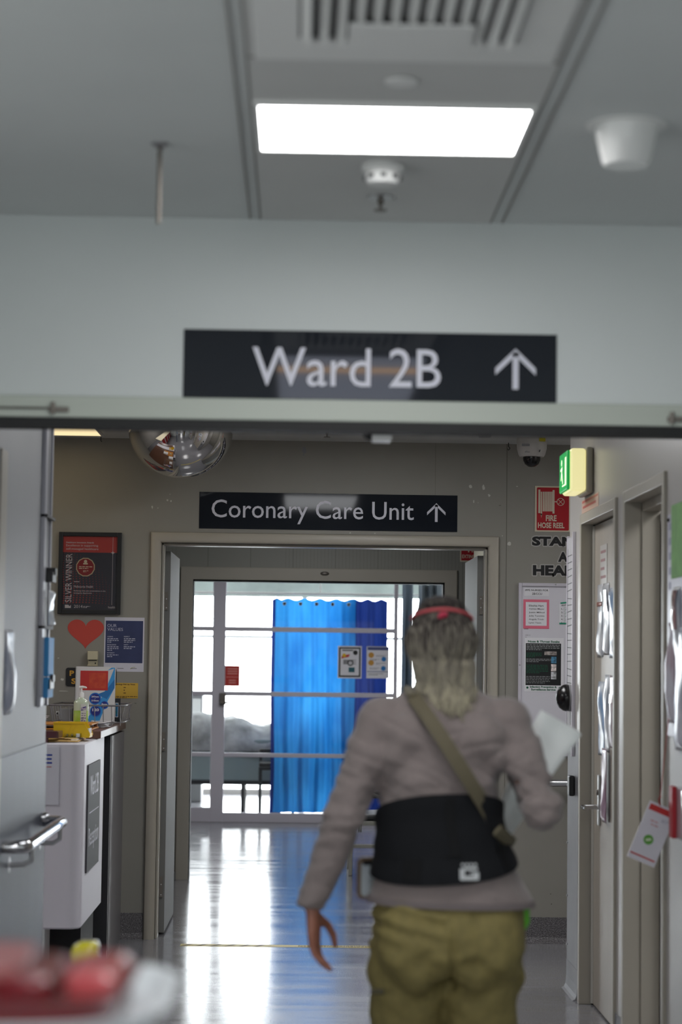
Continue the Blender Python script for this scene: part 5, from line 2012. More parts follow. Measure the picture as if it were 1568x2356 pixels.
text(m, NF, '210mm', nw * .515 - .019, nw * .515 + .019, nh * .375, nh * .405, D_ + .0024, .03)
text(m, NF, 'x', nw * .515 - .002, nw * .515 + .002, nh * .418, nh * .430, D_ + .0024, .02)
text(m, NF, '8mm', nw * .745 - .0145, nw * .745 + .0145, nh * .305, nh * .345, D_ + .0024, .03)
text(m, NF, 'ruled', nw * .745 - .007, nw * .745 + .007, nh * .282, nh * .296, D_ + .0024, 0)
text(m, NF, '120', nw * .535 - .017, nw * .535 + .017, nh * .20, nh * .25, D_ + .0024, .03)
m.build('lettering', MT['paper'], t2)
m = M()
for k in range(40):
    zc = nh * (.015 + .97 * k / 39)
    pts = [NF.p(.005 + .0055 * math.cos(a), zc + .0006 * a, -.006 + .009 * math.sin(a)) for a in [2 * PI * i / 8 for i in range(9)]]
    m.tube(pts, .0008, 4, cap=False)
m.build('spiral_wire', MT['dark'], t2)
# dark desk calendar beside the notebook
t2 = thing('picture_card', (-.955, 10.93, TZ), 'small dark standing card with a blue green picture right of the notebook', 'card')
a, b = hit(258, 1607, y=10.93), hit(276, 1657, y=10.93)
CFR = Fr((0, 10.93, 0), XA, ZA)
m = M()
CFR.box(m, a.x, b.x, TZ + .001, a.z, -.012, 0)
m.build('card', mat('dark_card', (40, 44, 52), .4), t2)
m = M()
CFR.box(m, b.x - .026, b.x - .010, b.z + .015, a.z - .022, 0, .0006)
m.build('white_border', MT['paper'], t2)
m = M()
CFR.box(m, b.x - .024, b.x - .012, b.z + .018, a.z - .026, .0006, .001)
m.build('picture', mat('landscape_print', (30, 110, 90), .4, c2=(40, 110, 170), vscale=30), t2)
# gel bottle
gy = 9.98
gx = hit(186, 1640, y=gy).x
t2 = thing('hand_gel_bottle', (gx, gy, TZ + .0005), 'clear hand gel pump bottle with green gel in front of the notebook', 'pump bottle')
GTOP = hit(186, 1608, y=gy).z


def ovl(z, rx, ry, n=28):
    return [(gx + rx * math.copysign(abs(math.cos(2 * PI * k / n)) ** .75, math.cos(2 * PI * k / n)), gy + ry * math.copysign(abs(math.sin(2 * PI * k / n)) ** .75, math.sin(2 * PI * k / n)), z) for k in range(n)]


bw = hit(203, 1640, y=gy).x - gx
gz = TZ + .0005
m = M().loft([ovl(gz, bw * .92, .020), ovl(gz + .004, bw, .023), ovl(gz + .085, bw, .023)])
m.build('green_gel', mat('green_gel', (150, 196, 74), .15, coat=.5, c2=(176, 206, 110), vscale=30), t2, smooth=True)
sh = GTOP - .004
m = M().loft([ovl(gz + .0855, bw, .023), ovl(sh - .012, bw, .023), ovl(sh - .004, bw * .85, .02), ovl(sh + .004, bw * .5, .014), ovl(sh + .010, bw * .42, .013)])
m.build('bottle', mat('pale_bottle_plastic', (186, 198, 176), .12, coat=.6), t2, smooth=True)
GFm = Fr((0, gy - .0236, 0), XA, ZA)
m = M()
GFm.box(m, gx + .001, gx + bw * .82, gz + .010, sh - .020, 0, .0008)
m.build('label', mat('bottle_label', (200, 206, 204), .3), t2)
m = M()
GFm.poly(m, [(gx + .003, sh - .052), (gx + bw * .75, sh - .046), (gx + bw * .78, sh - .030), (gx + .004, sh - .036)], .0008, .0012)
m.build('purple_badge', mat('purple_print', (56, 44, 130), .4), t2)
m = M()
text(m, GFm, 'Purell', gx + .006, gx + bw * .70, sh - .047, sh - .036, .0016, .02)
m.build('white_lettering', MT['paper'], t2)
m = M()
lines(m, GFm, gx + .005, gx + bw * .7, sh - .062, 4, .010, .004, .0013, 41)
lines(m, GFm, gx + .003, gx + bw * .75, gz + .052, 4, .012, .005, .0013, 42)
m.build('grey_lettering', mat('label_ink', (110, 116, 140), .5), t2)
m = M().lathe((gx, gy, 0), [(.0125, sh + .006), (.0125, sh + .030), (.011, sh + .034), (.005, sh + .036), (.005, sh + .056)], 20)
m.build('collar', MT['whiteplastic'], t2, smooth=True)
m = M().tube([(gx - .010, gy, sh + .058), (gx + .006, gy, sh + .060), (gx + .020, gy, sh + .059), (gx + .024, gy, sh + .055)], [.007, .007, .0045, .004], 10)
m.build('pump_head', MT['whiteplastic'], t2, smooth=True)
# small boxes by the wall behind
t2 = thing('small_box', (-1.20, 10.95, TZ), 'small grey box standing at the wall left of the gel bottle', 'box')
M().box(-1.235, -1.165, 10.9, 10.98, TZ + .001, TZ + .072).build('box', MT['greyplastic'], t2, bevel=.004)
M().box(-1.160, -1.145, 10.88, 10.96, TZ + .001, TZ + .066).build('white_end', MT['whiteplastic'], t2, bevel=.003)
t2 = thing('wall_socket', (-1.275, WY, 1.17), 'small round grey socket on the wall behind the wire basket', 'socket')
M().lathe((-1.272, WY, 1.178), [(.012, -.0005), (.012, -.004), (.009, -.006)], 18, 'y').build('ring', MT['whiteplastic'], t2, smooth=True)
M().lathe((-1.272, WY, 1.178), [(.006, -.0061), (.005, -.007)], 12, 'y').build('hole', MT['dark'], t2)

# staff desk round the corner on the left (seen only in the dome mirror)
t2 = thing('staff_desk', (-2.5, 7.5, 0), 'red and white staff desk round the corner, seen in the dome mirror', 'desk')
for k in range(4):
    y = 6.2 + k * .7
    M().box(-2.35, -2.25, y, y + .5, .1, 1.10).build('red_panel', mat('red_laminate', (170, 36, 36), .4), t2)
    M().box(-2.35, -2.25, y + .5, y + .7, .1, 1.10).build('white_panel', WPAN, t2)
M().box(-3.1, -2.2, 6.2, 9.0, 1.10, 1.14).build('top', mat('cream_worktop', (206, 196, 170), .4), t2)
M().box(-2.6, -2.35, 6.25, 8.95, 0, .1).build('plinth', MT['dark'], t2)

# ================================================================== the person
PX, PY = 0.375, 5.35


def P(x, y, z):
    return Vector((PX + x, PY + y, z))


def organic(name, m, voxel, smooth_n, material, parent, disp=None, keep=True):
    """merge overlapping closed shapes into one continuous surface"""
    me = bpy.data.meshes.new(name)
    me.from_pydata(m.v, [], m.f)
    bm = bmesh.new()
    bm.from_mesh(me)
    bmesh.ops.triangulate(bm, faces=[f for f in bm.faces if len(f.verts) > 4])
    bmesh.ops.recalc_face_normals(bm, faces=bm.faces)
    bm.to_mesh(me)
    bm.free()
    ob = bpy.data.objects.new(name, me)
    COL.objects.link(ob)
    r = ob.modifiers.new('r', 'REMESH')
    r.mode = 'VOXEL'
    r.voxel_size = voxel
    s = ob.modifiers.new('s', 'SMOOTH')
    s.factor = 0.5
    s.iterations = smooth_n
    bpy.context.view_layer.update()
    dg = bpy.context.evaluated_depsgraph_get()
    me2 = bpy.data.meshes.new_from_object(ob.evaluated_get(dg))
    bpy.data.objects.remove(ob)
    vs = [v.co.copy() for v in me2.vertices]
    if disp:
        ns = [v.normal.copy() for v in me2.vertices]
        vs = [disp(v, n) for v, n in zip(vs, ns)]
    fs = [tuple(p.vertices) for p in me2.polygons]
    bpy.data.meshes.remove(me2)
    mm = M()
    mm.v = vs
    mm.f = fs
    return mm.build(name, material, parent, smooth=True, sharp=0)


def ring(c, a, b, n=28, tilt=0.0, pw=1.0):
    out = []
    for k in range(n):
        t = 2 * PI * k / n
        sx, sy = math.sin(t), -math.cos(t)
        x = a * math.copysign(abs(sx) ** pw, sx)
        y = b * math.copysign(abs(sy) ** pw, sy)
        out.append(Vector((c[0] + x, c[1] + y, c[2] + tilt * x)))
    return out


def torso(z):
    """half width, half depth and centre of the jacket at a height"""
    T = [(0.86, .020, .0, .210, .150), (0.885, .020, 0, .204, .148), (0.93, .012, 0, .186, .142), (0.98, .004, 0, .168, .134), (1.04, -.006, .0, .153, .124), (1.10, -.012, .003, .148, .121), (1.16, -.013, .006, .154, .124), (1.22, -.010, .008, .167, .128), (1.29, -.003, .010, .184, .126), (1.335, .0, .014, .186, .112), (1.37, -.002, .020, .160, .092), (1.395, -.004, .026, .112, .074), (1.415, -.006, .03, .075, .064), (1.45, -.008, .034, .060, .060)]
    if z <= T[0][0]:
        return T[0][1:]
    for i in range(len(T) - 1):
        if T[i][0] <= z <= T[i + 1][0]:
            k = (z - T[i][0]) / (T[i + 1][0] - T[i][0])
            return tuple(T[i][q] + k * (T[i + 1][q] - T[i][q]) for q in range(1, 5))
    return T[-1][1:]


person = thing('person', (PX, PY, 0), 'person seen from behind, grey hair, taupe top, black back support and olive trousers', 'person')

# joints
LSH, LEL, LWR = P(-.165, .0, 1.318), P(-.252, -.045, 1.09), P(-.330, -.030, .868)
RSH, REL, RWR = P(.165, .0, 1.318), P(.240, -.075, 1.118), P(.196, .135, 1.215)
HC = P(-.008, .045, 1.525)
HY_AW = math.radians(14)        # head turned a little to the left


def hrot(p):
    c, s = math.cos(HY_AW), math.sin(HY_AW)
    return Vector((p[0] * c - p[1] * s, p[0] * s + p[1] * c, p[2]))


def H(x, y, z):
    return HC + hrot((x, y, z))


SKIN = mat('skin', (152, 100, 82), .5, var=.04, vscale=14)

# ---- body: one surface from head to feet
m = M()
# skull and jaw
m.ellipsoid(HC + Vector((0, -.004, .022)), .074, .092, .092, 24, 16)


def facefn(p):
    return hrot(p)


m.ellipsoid(H(0, .036, -.035), .056, .056, .078, 20, 14, facefn)
m.ellipsoid(H(0, .062, -.092), .028, .024, .020, 14, 10, facefn)
m.tube([H(0, .084, .022), H(0, .098, -.012), H(0, .106, -.026)], [.008, .0105, .0115], 10)           # nose
m.ellipsoid(H(-.011, .096, -.028), .008, .009, .007, 8, 6)
m.ellipsoid(H(.011, .096, -.028), .008, .009, .007, 8, 6)
m.ellipsoid(H(0, .086, -.056), .022, .010, .006, 12, 8, facefn)                                      # lips
m.ellipsoid(H(0, .085, -.066), .019, .010, .006, 12, 8, facefn)
m.ellipsoid(H(-.028, .080, .022), .022, .010, .006, 12, 8, facefn)                                   # brows
m.ellipsoid(H(.028, .080, .022), .022, .010, .006, 12, 8, facefn)
m.ellipsoid(H(-.040, .062, -.022), .020, .018, .018, 12, 8, facefn)
m.ellipsoid(H(.040, .062, -.022), .020, .018, .018, 12, 8, facefn)
for s in (-1, 1):                                                                                    # ears
    m.ellipsoid(H(s * .078, -.004, -.012), .009, .021, .032, 12, 10, facefn)
    m.ellipsoid(H(s * .080, -.002, -.036), .007, .010, .010, 10, 8, facefn)
# neck, trunk
m.tube([P(-.006, .02, 1.36), P(-.007, .034, 1.44), HC + Vector((0, -.01, -.03))], [.060, .050, .056], 18)
m.loft([ring(P(torso(z)[0], torso(z)[1], z), torso(z)[2] * .90, torso(z)[3] * .90) for z in (.90, .98, 1.06, 1.14, 1.22, 1.30, 1.35, 1.38)])
m.loft([ring(P(.012, -.01, z), a, b) for z, a, b in ((.735, .13, .08), (.78, .155, .105), (.84, .160, .115), (.92, .150, .110))])
# arms
m.tube([LSH, LSH.lerp(LEL, .5), LEL, LEL.lerp(LWR, .35), LWR, LWR + (LWR - LEL).normalized() * .02], [.052, .042, .035, .036, .024, .023], 14)
m.tube([RSH, RSH.lerp(REL, .5), REL, REL.lerp(RWR, .35), RWR, RWR + (RWR - REL).normalized() * .02], [.052, .042, .036, .036, .024, .023], 14)
m.ellipsoid(LSH, .055, .055, .055, 14, 10)
m.ellipsoid(RSH, .055, .055, .055, 14, 10)
# legs and feet
LHIP, LKN, LAN = P(-.082, 0, .74), P(-.092, .045, .45), P(-.095, .10, .085)
RHIP, RKN, RAN = P(.098, 0, .74), P(.100, .02, .45), P(.098, -.10, .085)
for a, b, c in ((LHIP, LKN, LAN), (RHIP, RKN, RAN)):
    m.tube([a, a.lerp(b, .5), b, b.lerp(c, .35), c], [.066, .060, .050, .050, .036], 16)
    m.tube([c + Vector((0, -.03, -.03)), c + Vector((0, .06, -.04)), c + Vector((0, .15, -.055))], [.034, .034, .026], 12)


def hand(wr, down, side, fwd, curl, spread, thumb_side, sc=1.0):
    """palm and five fingers. down: from wrist to knuckles; side: the way the palm faces; fwd: towards the index finger"""
    d, s, f = down.normalized(), side.normalized(), fwd.normalized()
    palm = []
    for t, hw, ht in ((-.012, .022, .018), (.02, .030, .017), (.05, .037, .0155), (.078, .038, .0135), (.09, .036, .011)):
        c = wr + d * t * sc
        rg = []
        for k in range(16):
            a = 2 * PI * k / 16
            rg.append(c + f * math.cos(a) * hw * sc + s * math.sin(a) * ht * sc)
        palm.append(rg)
    m.loft(palm)
    for i, (off, L, r) in enumerate(((.029, .070, .0082), (.010, .078, .0086), (-.010, .072, .0082), (-.029, .056, .0072))):
        base = wr + d * .082 * sc + f * off * sc
        ang = 0.0
        p = base
        path = [base - d * .02 * sc, base]
        for j, fr_ in enumerate((.44, .31, .25)):
            ang += curl[i][j]
            dr = (d * math.cos(ang) + s * math.sin(ang) + f * spread * off * 6).normalized()
            mid = p + dr * L * fr_ * sc
            path.append(mid)
            p = mid
        m.tube(path, [r * 1.05 * sc, r * 1.08 * sc, r * sc, r * .95 * sc, r * .78 * sc], 10)
        m.ellipsoid(p, r * .8 * sc, r * .8 * sc, r * .8 * sc, 8, 6)
    # thumb leaves the index side near the wrist
    b0 = wr + d * .022 * sc + f * .022 * sc + s * .006
    b1 = b0 + (d * .55 + f * .55 + s * .62 * thumb_side).normalized() * .036 * sc
    b2 = b1 + (d * .86 + f * .25 + s * .45 * thumb_side).normalized() * .032 * sc
    b3 = b2 + (d * .97 + s * .15 * thumb_side).normalized() * .025 * sc
    m.tube([b0 - f * .01, b0, b1, b2, b3], [.013 * sc, .0145 * sc, .0105 * sc, .0098 * sc, .0075 * sc], 10)
    m.ellipsoid(b3, .0078 * sc, .0078 * sc, .0078 * sc, 8, 6)


LD = Vector((.06, .05, -1.0))
hand(LWR + LD.normalized() * .018, LD, Vector((1, -.12, .02)), Vector((.25, 1, .05)), [(.10, .40, .30), (.16, .42, .34), (.20, .46, .36), (.24, .5, .4)], .02, .8, 1.02)
# right hand closes round the folded papers
RD = Vector((.35, .55, .62))
hand(RWR + RD.normalized() * .016, RD, Vector((.55, -.75, .35)) * -1, Vector((-.7, -.2, .6)), [(.55, .7, .5), (.6, .75, .55), (.65, .8, .55), (.7, .85, .6)], .02, 1.0, .92)
organic('body', m, .0042, 2, SKIN, person)
# eyes sit in the face
m = M()
for s in (-1, 1):
    m.ellipsoid(H(s * .028, .0805, .004), .012, .009, .0075, 12, 8, facefn)
ey = m.build('eyes', mat('eye_white', (226, 222, 216), .2), person, smooth=True)
m = M()
for s in (-1, 1):
    m.ellipsoid(H(s * .028, .0885, .004), .0052, .003, .0052, 10, 6, facefn)
m.build('iris', mat('iris_brown', (60, 44, 34), .15), ey, smooth=True)

# ---- top
TOPM = mat('taupe_jersey', (132, 120, 118), .85, var=.025, vscale=220, bump=.25, bscale=900, bdist=.0015)
TOPM.node_tree.nodes['Principled BSDF'].inputs['Sheen Weight'].default_value = .25
m = M()
zs = [.872, .885, .91, .95, 1.0, 1.04, 1.08, 1.12, 1.16, 1.20, 1.25, 1.29, 1.32, 1.345, 1.37, 1.39, 1.41]
rings = []
for z in zs:
    cx, cy_, a, b = torso(z)
    tl = -.02 if z < .92 else 0
    rings.append(ring(P(cx, cy_, z), a, b, tilt=tl, pw=.92))
m.loft(rings)
for s, A, B, C in ((-1, LSH, LEL, LWR), (1, RSH, REL, RWR)):
    m.ellipsoid(A + Vector((-s * .012, .0, .004)), .072, .072, .068, 18, 12)
    m.tube([A + Vector((-s * .03, 0, .01)), A.lerp(B, .3), A.lerp(B, .7), B, B.lerp(C, .3), B.lerp(C, .7), C + (C - B).normalized() * .012], [.070, .064, .054, .050, .048, .043, .0385], 18)
    m.ellipsoid(B + Vector((s * .004, -.004, -.004)), .054, .054, .056, 16, 12)
    m.ellipsoid(A.lerp(P(0, .0, 1.36), .45), .085, .070, .042, 16, 10)
    m.ellipsoid(P(s * .085, -.068, 1.27), .075, .045, .085, 16, 12)
# stand-up collar
m.loft([ring(P(-.006, .03, z), a, b) for z, a, b in ((1.385, .085, .075), (1.41, .072, .068), (1.432, .069, .066), (1.438, .066, .062))])


s_seed = 3.1


def topdisp(v, n):
    w = v - Vector((PX, PY, 0))
    d = 0.0
    # broad drapery
    d += .004 * noise.noise(Vector((v.x * 9, v.y * 9, v.z * 6)))
    # folds that run from the armpits across the back
    for s in (-1, 1):
        q = (w.x * s) * 38 + (w.z - 1.2) * 46
        k = math.exp(-((w.z - 1.20) / .09) ** 2) * math.exp(-((abs(w.x) - .12) / .08) ** 2)
        d += .0075 * k * math.sin(q + 1.6 * noise.noise(v * 11))
    # sleeves: cross wrinkles at the elbows and wrists
    for B, amp, rad in ((LEL, .010, .13), (REL, .012, .12), (LWR, .007, .07), (RWR, .005, .06)):
        k = math.exp(-((v - B).length / rad) ** 2)
        d += amp * k * (noise.noise(Vector((v.x * 16, v.y * 16, v.z * 40 + s_seed))) - .6 * abs(noise.noise(Vector((v.x * 30 + v.z * 12, v.y * 26, v.z * 55)))))
    # bunching above the belt and a soft hem
    k = math.exp(-((w.z - 1.165) / .035) ** 2) * (abs(w.x) < .2)
    d += .003 * k * noise.noise(Vector((v.x * 30, v.y * 30, v.z * 60)))
    d += .0035 * max(0, (.93 - w.z) / .06) * math.sin(v.x * 42 + 1) if w.z < .93 else 0
    # long soft creases slanting over the shoulder blades
    k = math.exp(-((w.z - 1.29) / .07) ** 2) * (w.y < 0)
    d -= .006 * k * max(0, 1 - 3.2 * abs(noise.noise(Vector((w.x * 6 + w.z * 9, w.z * 22 - abs(w.x) * 10, 7.7)))))
    k = math.exp(-((w.z - 1.19) / .04) ** 2) * (w.y < 0)
    d -= .005 * k * max(0, 1 - 3.0 * abs(noise.noise(Vector((w.x * 9, w.z * 30 + w.x * 12, 2.2)))))
    d += .0025 * abs(noise.noise(v * 30))
    return v + n * d


top = organic('sweatshirt', m, .0062, 5, TOPM, person, topdisp)
# hem and cuff bands
m = M()
rings = []
for k, (z, off) in enumerate(((.868, .003), (.869, .007), (.882, .008), (.884, .003))):
    cx, cy_, a, b = torso(z)
    rings.append(ring(P(cx, cy_, z), a + off, b + off, n=48, tilt=-.02, pw=.92))
m.loft(rings, cap=False)
m.build('hem', mat('taupe_hem', (118, 108, 108), .9), top, smooth=True)

# ---- trousers
TRM = mat('olive_cotton', (126, 114, 68), .8, var=.05, vscale=40, bump=.2, bscale=700, bdist=.0012)
m = M()
m.loft([ring(P(cx, cy_, z), a, b) for z, cx, cy_, a, b in ((.94, .006, 0, .168, .128), (.90, .010, -.002, .182, .138), (.85, .012, -.006, .192, .150), (.80, .013, -.010, .196, .158), (.75, .013, -.010, .195, .155), (.71, .012, -.004, .186, .140), (.685, .012, 0, .165, .118))])
for s in (-1, 1):
    m.ellipsoid(P(.012 + s * .088, -.066, .785), .100, .094, .135, 20, 14)
for A, B, C, s in ((LHIP, LKN, LAN, -1), (RHIP, RKN, RAN, 1)):
    m.tube([A + Vector((s * .006, -.005, .04)), A + Vector((0, -.004, -.02)), A.lerp(B, .5), B, B.lerp(C, .5), C + Vector((0, 0, .02)), C + Vector((0, .006, -.045))], [.106, .106, .095, .080, .074, .070, .072], 22)


def trdisp(v, n):
    w = v - Vector((PX, PY, 0))
    d = .006 * noise.noise(Vector((v.x * 7, v.y * 7, v.z * 9)))
    # folds fanning from the seat
    for s in (-1, 1):
        k = math.exp(-((w.z - .69) / .07) ** 2)
        d += .0045 * k * math.sin((w.x * s) * 48 + w.z * 62 + 3 * noise.noise(v * 9))
        k = math.exp(-((w.z - .84) / .045) ** 2) * (w.x < 0)
        d += .0025 * k * math.sin(w.z * 150 + w.x * 34 + 2 * noise.noise(v * 9))
    d += .006 * math.exp(-((w.z - .45) / .1) ** 2) * math.sin(w.z * 110 + w.x * 40)
    # centre seam
    if w.y < 0 and w.z > .66:
        d -= .014 * math.exp(-((w.x - .016) / .010) ** 2) * min(1, max(.25, (.86 - w.z) / .1))
    d -= .0022 * abs(noise.noise(Vector((v.x * 26, v.y * 26, v.z * 34))))
    return v + n * d


tro = organic('trousers', m, .0062, 9, TRM, person, trdisp)
# side zip pocket flap on the left thigh
m = M().box(PX - .184, PX - .150, PY - .112, PY - .096, .655, .668)
m.build('pocket_tab', mat('dark_olive_tab', (70, 64, 44), .7), tro, bevel=.003)
# shoes
for nm, A in (('shoe', LAN), ('shoe', RAN)):
    m = M()
    rg = []
    for t, hw, h0, h1 in ((-.075, .012, .02, .05), (-.068, .030, .012, .085), (-.03, .036, .010, .10), (.03, .040, .010, .092), (.09, .047, .010, .070), (.15, .044, .010, .055), (.185, .028, .012, .042), (.198, .010, .018, .032)):
        c = Vector((A.x, A.y + t, 0))
        rg.append([c + Vector((hw * math.cos(2 * PI * k / 16), 0, (h0 + h1) / 2 + (h1 - h0) / 2 * math.sin(2 * PI * k / 16))) for k in range(16)])
    sh_ = m.loft(rg).build(nm, mat('dark_shoe', (40, 38, 38), .6), person, smooth=True, sharp=0)
    m = M()
    pts = []
    for k in range(24):
        a = 2 * PI * k / 24
        pts.append((A.x + .046 * math.cos(a), A.y + .062 + .138 * math.sin(a)))
    m.loft([[(x, y, z) for x, y in pts] for z in (0, .014)])
    m.build('sole', mat('pale_sole', (150, 148, 144), .7), sh_)

# ---- black back support worn round the waist
BLK = mat('black_elastic', (19, 20, 24), .8, spec=.25, bump=.2, bscale=500, bdist=.001)


def belt_pt(phi, t, off):
    """phi 0 at the spine, +90 at the right side; t 0 bottom to 1 top"""
    s = math.sin(phi)
    back = max(0, math.cos(phi))
    zt_ = 1.100 + .050 * back ** .8 + .010 * s
    zb_ = .962 - .032 * back + .018 * s
    z = zb_ + (zt_ - zb_) * t
    cx, cy_, a, b = torso(z)
    pw = .92
    sx, sy = math.sin(phi), -math.cos(phi)
    x = (a + off) * math.copysign(abs(sx) ** pw, sx)
    y = (b + off) * math.copysign(abs(sy) ** pw, sy)
    return P(cx + x, cy_ + y, z)


m = M()
NP, NT = 72, 12
rows = []
for t, off in [(0, .004), (0, .014)] + [(k / NT, .0155 + .0015 * math.sin(k * 1.3)) for k in range(NT + 1)] + [(1, .014), (1, .004)]:
    rows.append([belt_pt(2 * PI * k / NP, t, off + .0012 * noise.noise(Vector((k * .3, t * 5, 2)))) for k in range(NP)])
m.loft(rows, cap=False)
belt = m.build('back_support', BLK, person, smooth=True, sharp=.9)


def belt_strip(m, p0, p1, t0, t1, off, n=10):
    rows = []
    for i in range(n + 1):
        t = t0 + (t1 - t0) * i / n
        rows.append([belt_pt(p0 + (p1 - p0) * j / 4, t, off) for j in range(5)] + [belt_pt(p0 + (p1 - p0) * j / 4, t, .010) for j in range(4, -1, -1)])
    m.loft(rows)


STAY = mat('black_stay', (8, 8, 11), .7, spec=.25)
for p0, p1, t0, t1 in ((.03, .16, .30, .96), (-.62, -.36, .05, .30), (.80, .95, .05, .42)):
    m = M()
    belt_strip(m, p0, p1, t0, t1, .0185)
    m.build('stay', STAY, belt, smooth=True, sharp=.6)
m = M()
belt_strip(m, -1.5, 1.5, .30, .325, .0180, 2)
belt_strip(m, -1.5, 1.3, .03, .05, .0180, 2)
m.build('seam', STAY, belt, smooth=True, sharp=.6)
# white logo: open square letter shape with small capitals above
LC = belt_pt(.215, .12, .0182)
nrm = Vector((.16, -1, .06)).normalized()
ux = Vector((1, .16, 0)).normalized()
uz = nrm.cross(ux) * -1
if uz.z < 0:
    uz = -uz
LF = Fr(LC, ux, uz)
m = M()
LF.rrect(m, -.024, .024, -.018, -.008, .003, .0002, .0022)
LF.box(m, -.024, -.012, -.010, .010, .0002, .0022)
LF.box(m, -.014, .020, .006, .013, .0002, .0022)
LF.box(m, .010, .024, -.010, .001, .0002, .0022)
LF.box(m, .001, .014, -.003, .001, .0002, .0022)
for k in range(4):
    LF.box(m, -.020 + k * .0105, -.0135 + k * .0105, .0165, .0225, .0002, .0022)
m.build('logo', mat('white_logo', (206, 208, 210), .5), belt)

# ---- bag strap across the back, from the left shoulder to the right side
STR = mat('olive_webbing', (100, 92, 72), .75, bump=.3, bscale=300, vstretch=(1, 1, 4), bdist=.001)


def surf_back(x, z, off):
    cx, cy_, a, b = torso(z)
    q = min(.985, abs(x - cx) / (a + .001))
    extra = .030 * math.exp(-((z - 1.28) / .085) ** 2) * math.exp(-((abs(x) - .085) / .075) ** 2)
    return cy_ - (b + off + extra) * (1 - q * q) ** .5


ctl = [(-.085, 1.392), (-.070, 1.372), (-.045, 1.335), (-.012, 1.285), (.022, 1.232), (.056, 1.18), (.088, 1.132), (.110, 1.098), (.126, 1.066)]
L_, R_ = [], []
for i, (x, z) in enumerate(ctl):
    a = ctl[max(0, i - 1)]
    b = ctl[min(len(ctl) - 1, i + 1)]
    t = Vector((b[0] - a[0], b[1] - a[1]))
    t.normalize()
    nx_, nz_ = -t.y, t.x
    for sg, arr in ((1, R_), (-1, L_)):
        xx, zz_ = x + sg * nx_ * .018, z + sg * nz_ * .018
        arr.append((xx, zz_))
m = M()
rows = []
for (l, r) in zip(L_, R_):
    o = .021 if l[1] > 1.19 else .034
    rows.append([P(l[0], surf_back(l[0], l[1], o), l[1]), P(r[0], surf_back(r[0], r[1], o), r[1]), P(r[0], surf_back(r[0], r[1], o - .004), r[1]), P(l[0], surf_back(l[0], l[1], o - .004), l[1])])
m.loft(rows)
# over the shoulder and down the front, round the right side
fr_path = [P(-.085, -.055, 1.392), P(-.092, .01, 1.412), P(-.085, .075, 1.40), P(-.05, .135, 1.30), P(.02, .150, 1.19), P(.10, .135, 1.09), P(.160, .07, 1.03), P(.176, .0, 1.02), P(.158, -.070, 1.035), P(.124, -.128, 1.064)]
m.tube(fr_path, .016, 8, flat=.28)
m.build('bag_strap', STR, person, smooth=True, sharp=.6)

# ---- hair
def hairmat():
    mt = bpy.data.materials.new('grey_blond_hair')
    mt.use_nodes = True
    nt = mt.node_tree
    b = nt.nodes['Principled BSDF']
    b.inputs['Roughness'].default_value = .75
    b.inputs['Specular IOR Level'].default_value = .2
    tc = nt.nodes.new('ShaderNodeTexCoord')
    sep = nt.nodes.new('ShaderNodeSeparateXYZ')
    nt.links.new(tc.outputs['Object'], sep.inputs[0])
    mr = nt.nodes.new('ShaderNodeMapRange')
    mr.inputs['From Min'].default_value = 1.37
    mr.inputs['From Max'].default_value = 1.62
    nt.links.new(sep.outputs['Z'], mr.inputs[0])
    mp = nt.nodes.new('ShaderNodeMapping')
    mp.inputs['Scale'].default_value = (130, 130, 9)
    n = nt.nodes.new('ShaderNodeTexNoise')
    n.inputs['Scale'].default_value = 1.0
    n.inputs['Detail'].default_value = 4
    nt.links.new(tc.outputs['Object'], mp.inputs[0])
    nt.links.new(mp.outputs[0], n.inputs['Vector'])
    ad = nt.nodes.new('ShaderNodeMath')
    ad.operation = 'MULTIPLY_ADD'
    nt.links.new(n.outputs['Fac'], ad.inputs[0])
    ad.inputs[1].default_value = 1.7
    nt.links.new(mr.outputs[0], ad.inputs[2])
    sb = nt.nodes.new('ShaderNodeMath')
    sb.operation = 'SUBTRACT'
    sb.inputs[1].default_value = .78
    nt.links.new(ad.outputs[0], sb.inputs[0])
    r = nt.nodes.new('ShaderNodeValToRGB')
    els = r.color_ramp.elements
    els[0].position = 0.0
    els[0].color = lin((168, 160, 138))
    els[1].position = 1.0
    els[1].color = lin((44, 38, 37))
    e = els.new(.30)
    e.color = lin((140, 133, 118))
    e = els.new(.62)
    e.color = lin((118, 112, 102))
    e = els.new(.84)
    e.color = lin((92, 86, 80))
    nt.links.new(sb.outputs[0], r.inputs[0])
    nt.links.new(r.outputs[0], b.inputs['Base Color'])
    return mt


def head_surf(phi, z, off):
    """point on the hair shell: phi 0 at the back of the head, z world height"""
    zz_ = (z - (HC.z + .022)) / (.098 + off)
    q = max(0.02, 1 - zz_ * zz_) ** .5
    rx, ry = (.080 + off) * q, (.098 + off) * q
    if z < HC.z + .0:
        rx = max(rx, (.072 + off) * .93)
        ry = max(ry, (.088 + off) * .9)
    return Vector((HC.x + rx * math.sin(phi), HC.y - .004 - ry * math.cos(phi), z))


m = M()
m.ellipsoid(HC + Vector((0, -.006, .026)), .082, .098, .099, 36, 24, None)
# cut the cap back from the face: pull its front lower part inside the skull
cap = []
fdir = Vector((-math.sin(HY_AW), math.cos(HY_AW), 0))
for p in m.v:
    r_ = p - HC
    ff = r_.dot(fdir)
    lim = .052 + (r_.z - .045) * .5
    if ff > .030 and r_.z < .085:
        p = p - fdir * max(0, ff - .030) * min(1, (.085 - r_.z) / .03) * .9
    if r_.z < -.01 and ff > -.02:
        p = HC + Vector((r_.x * .86, r_.y * .86, r_.z))
    p = p + (p - HC).normalized() * .003 * noise.noise(Vector((p.x * 60, p.y * 60, p.z * 8)))
    cap.append(p)
m.v = cap
rnd = random.Random(17)
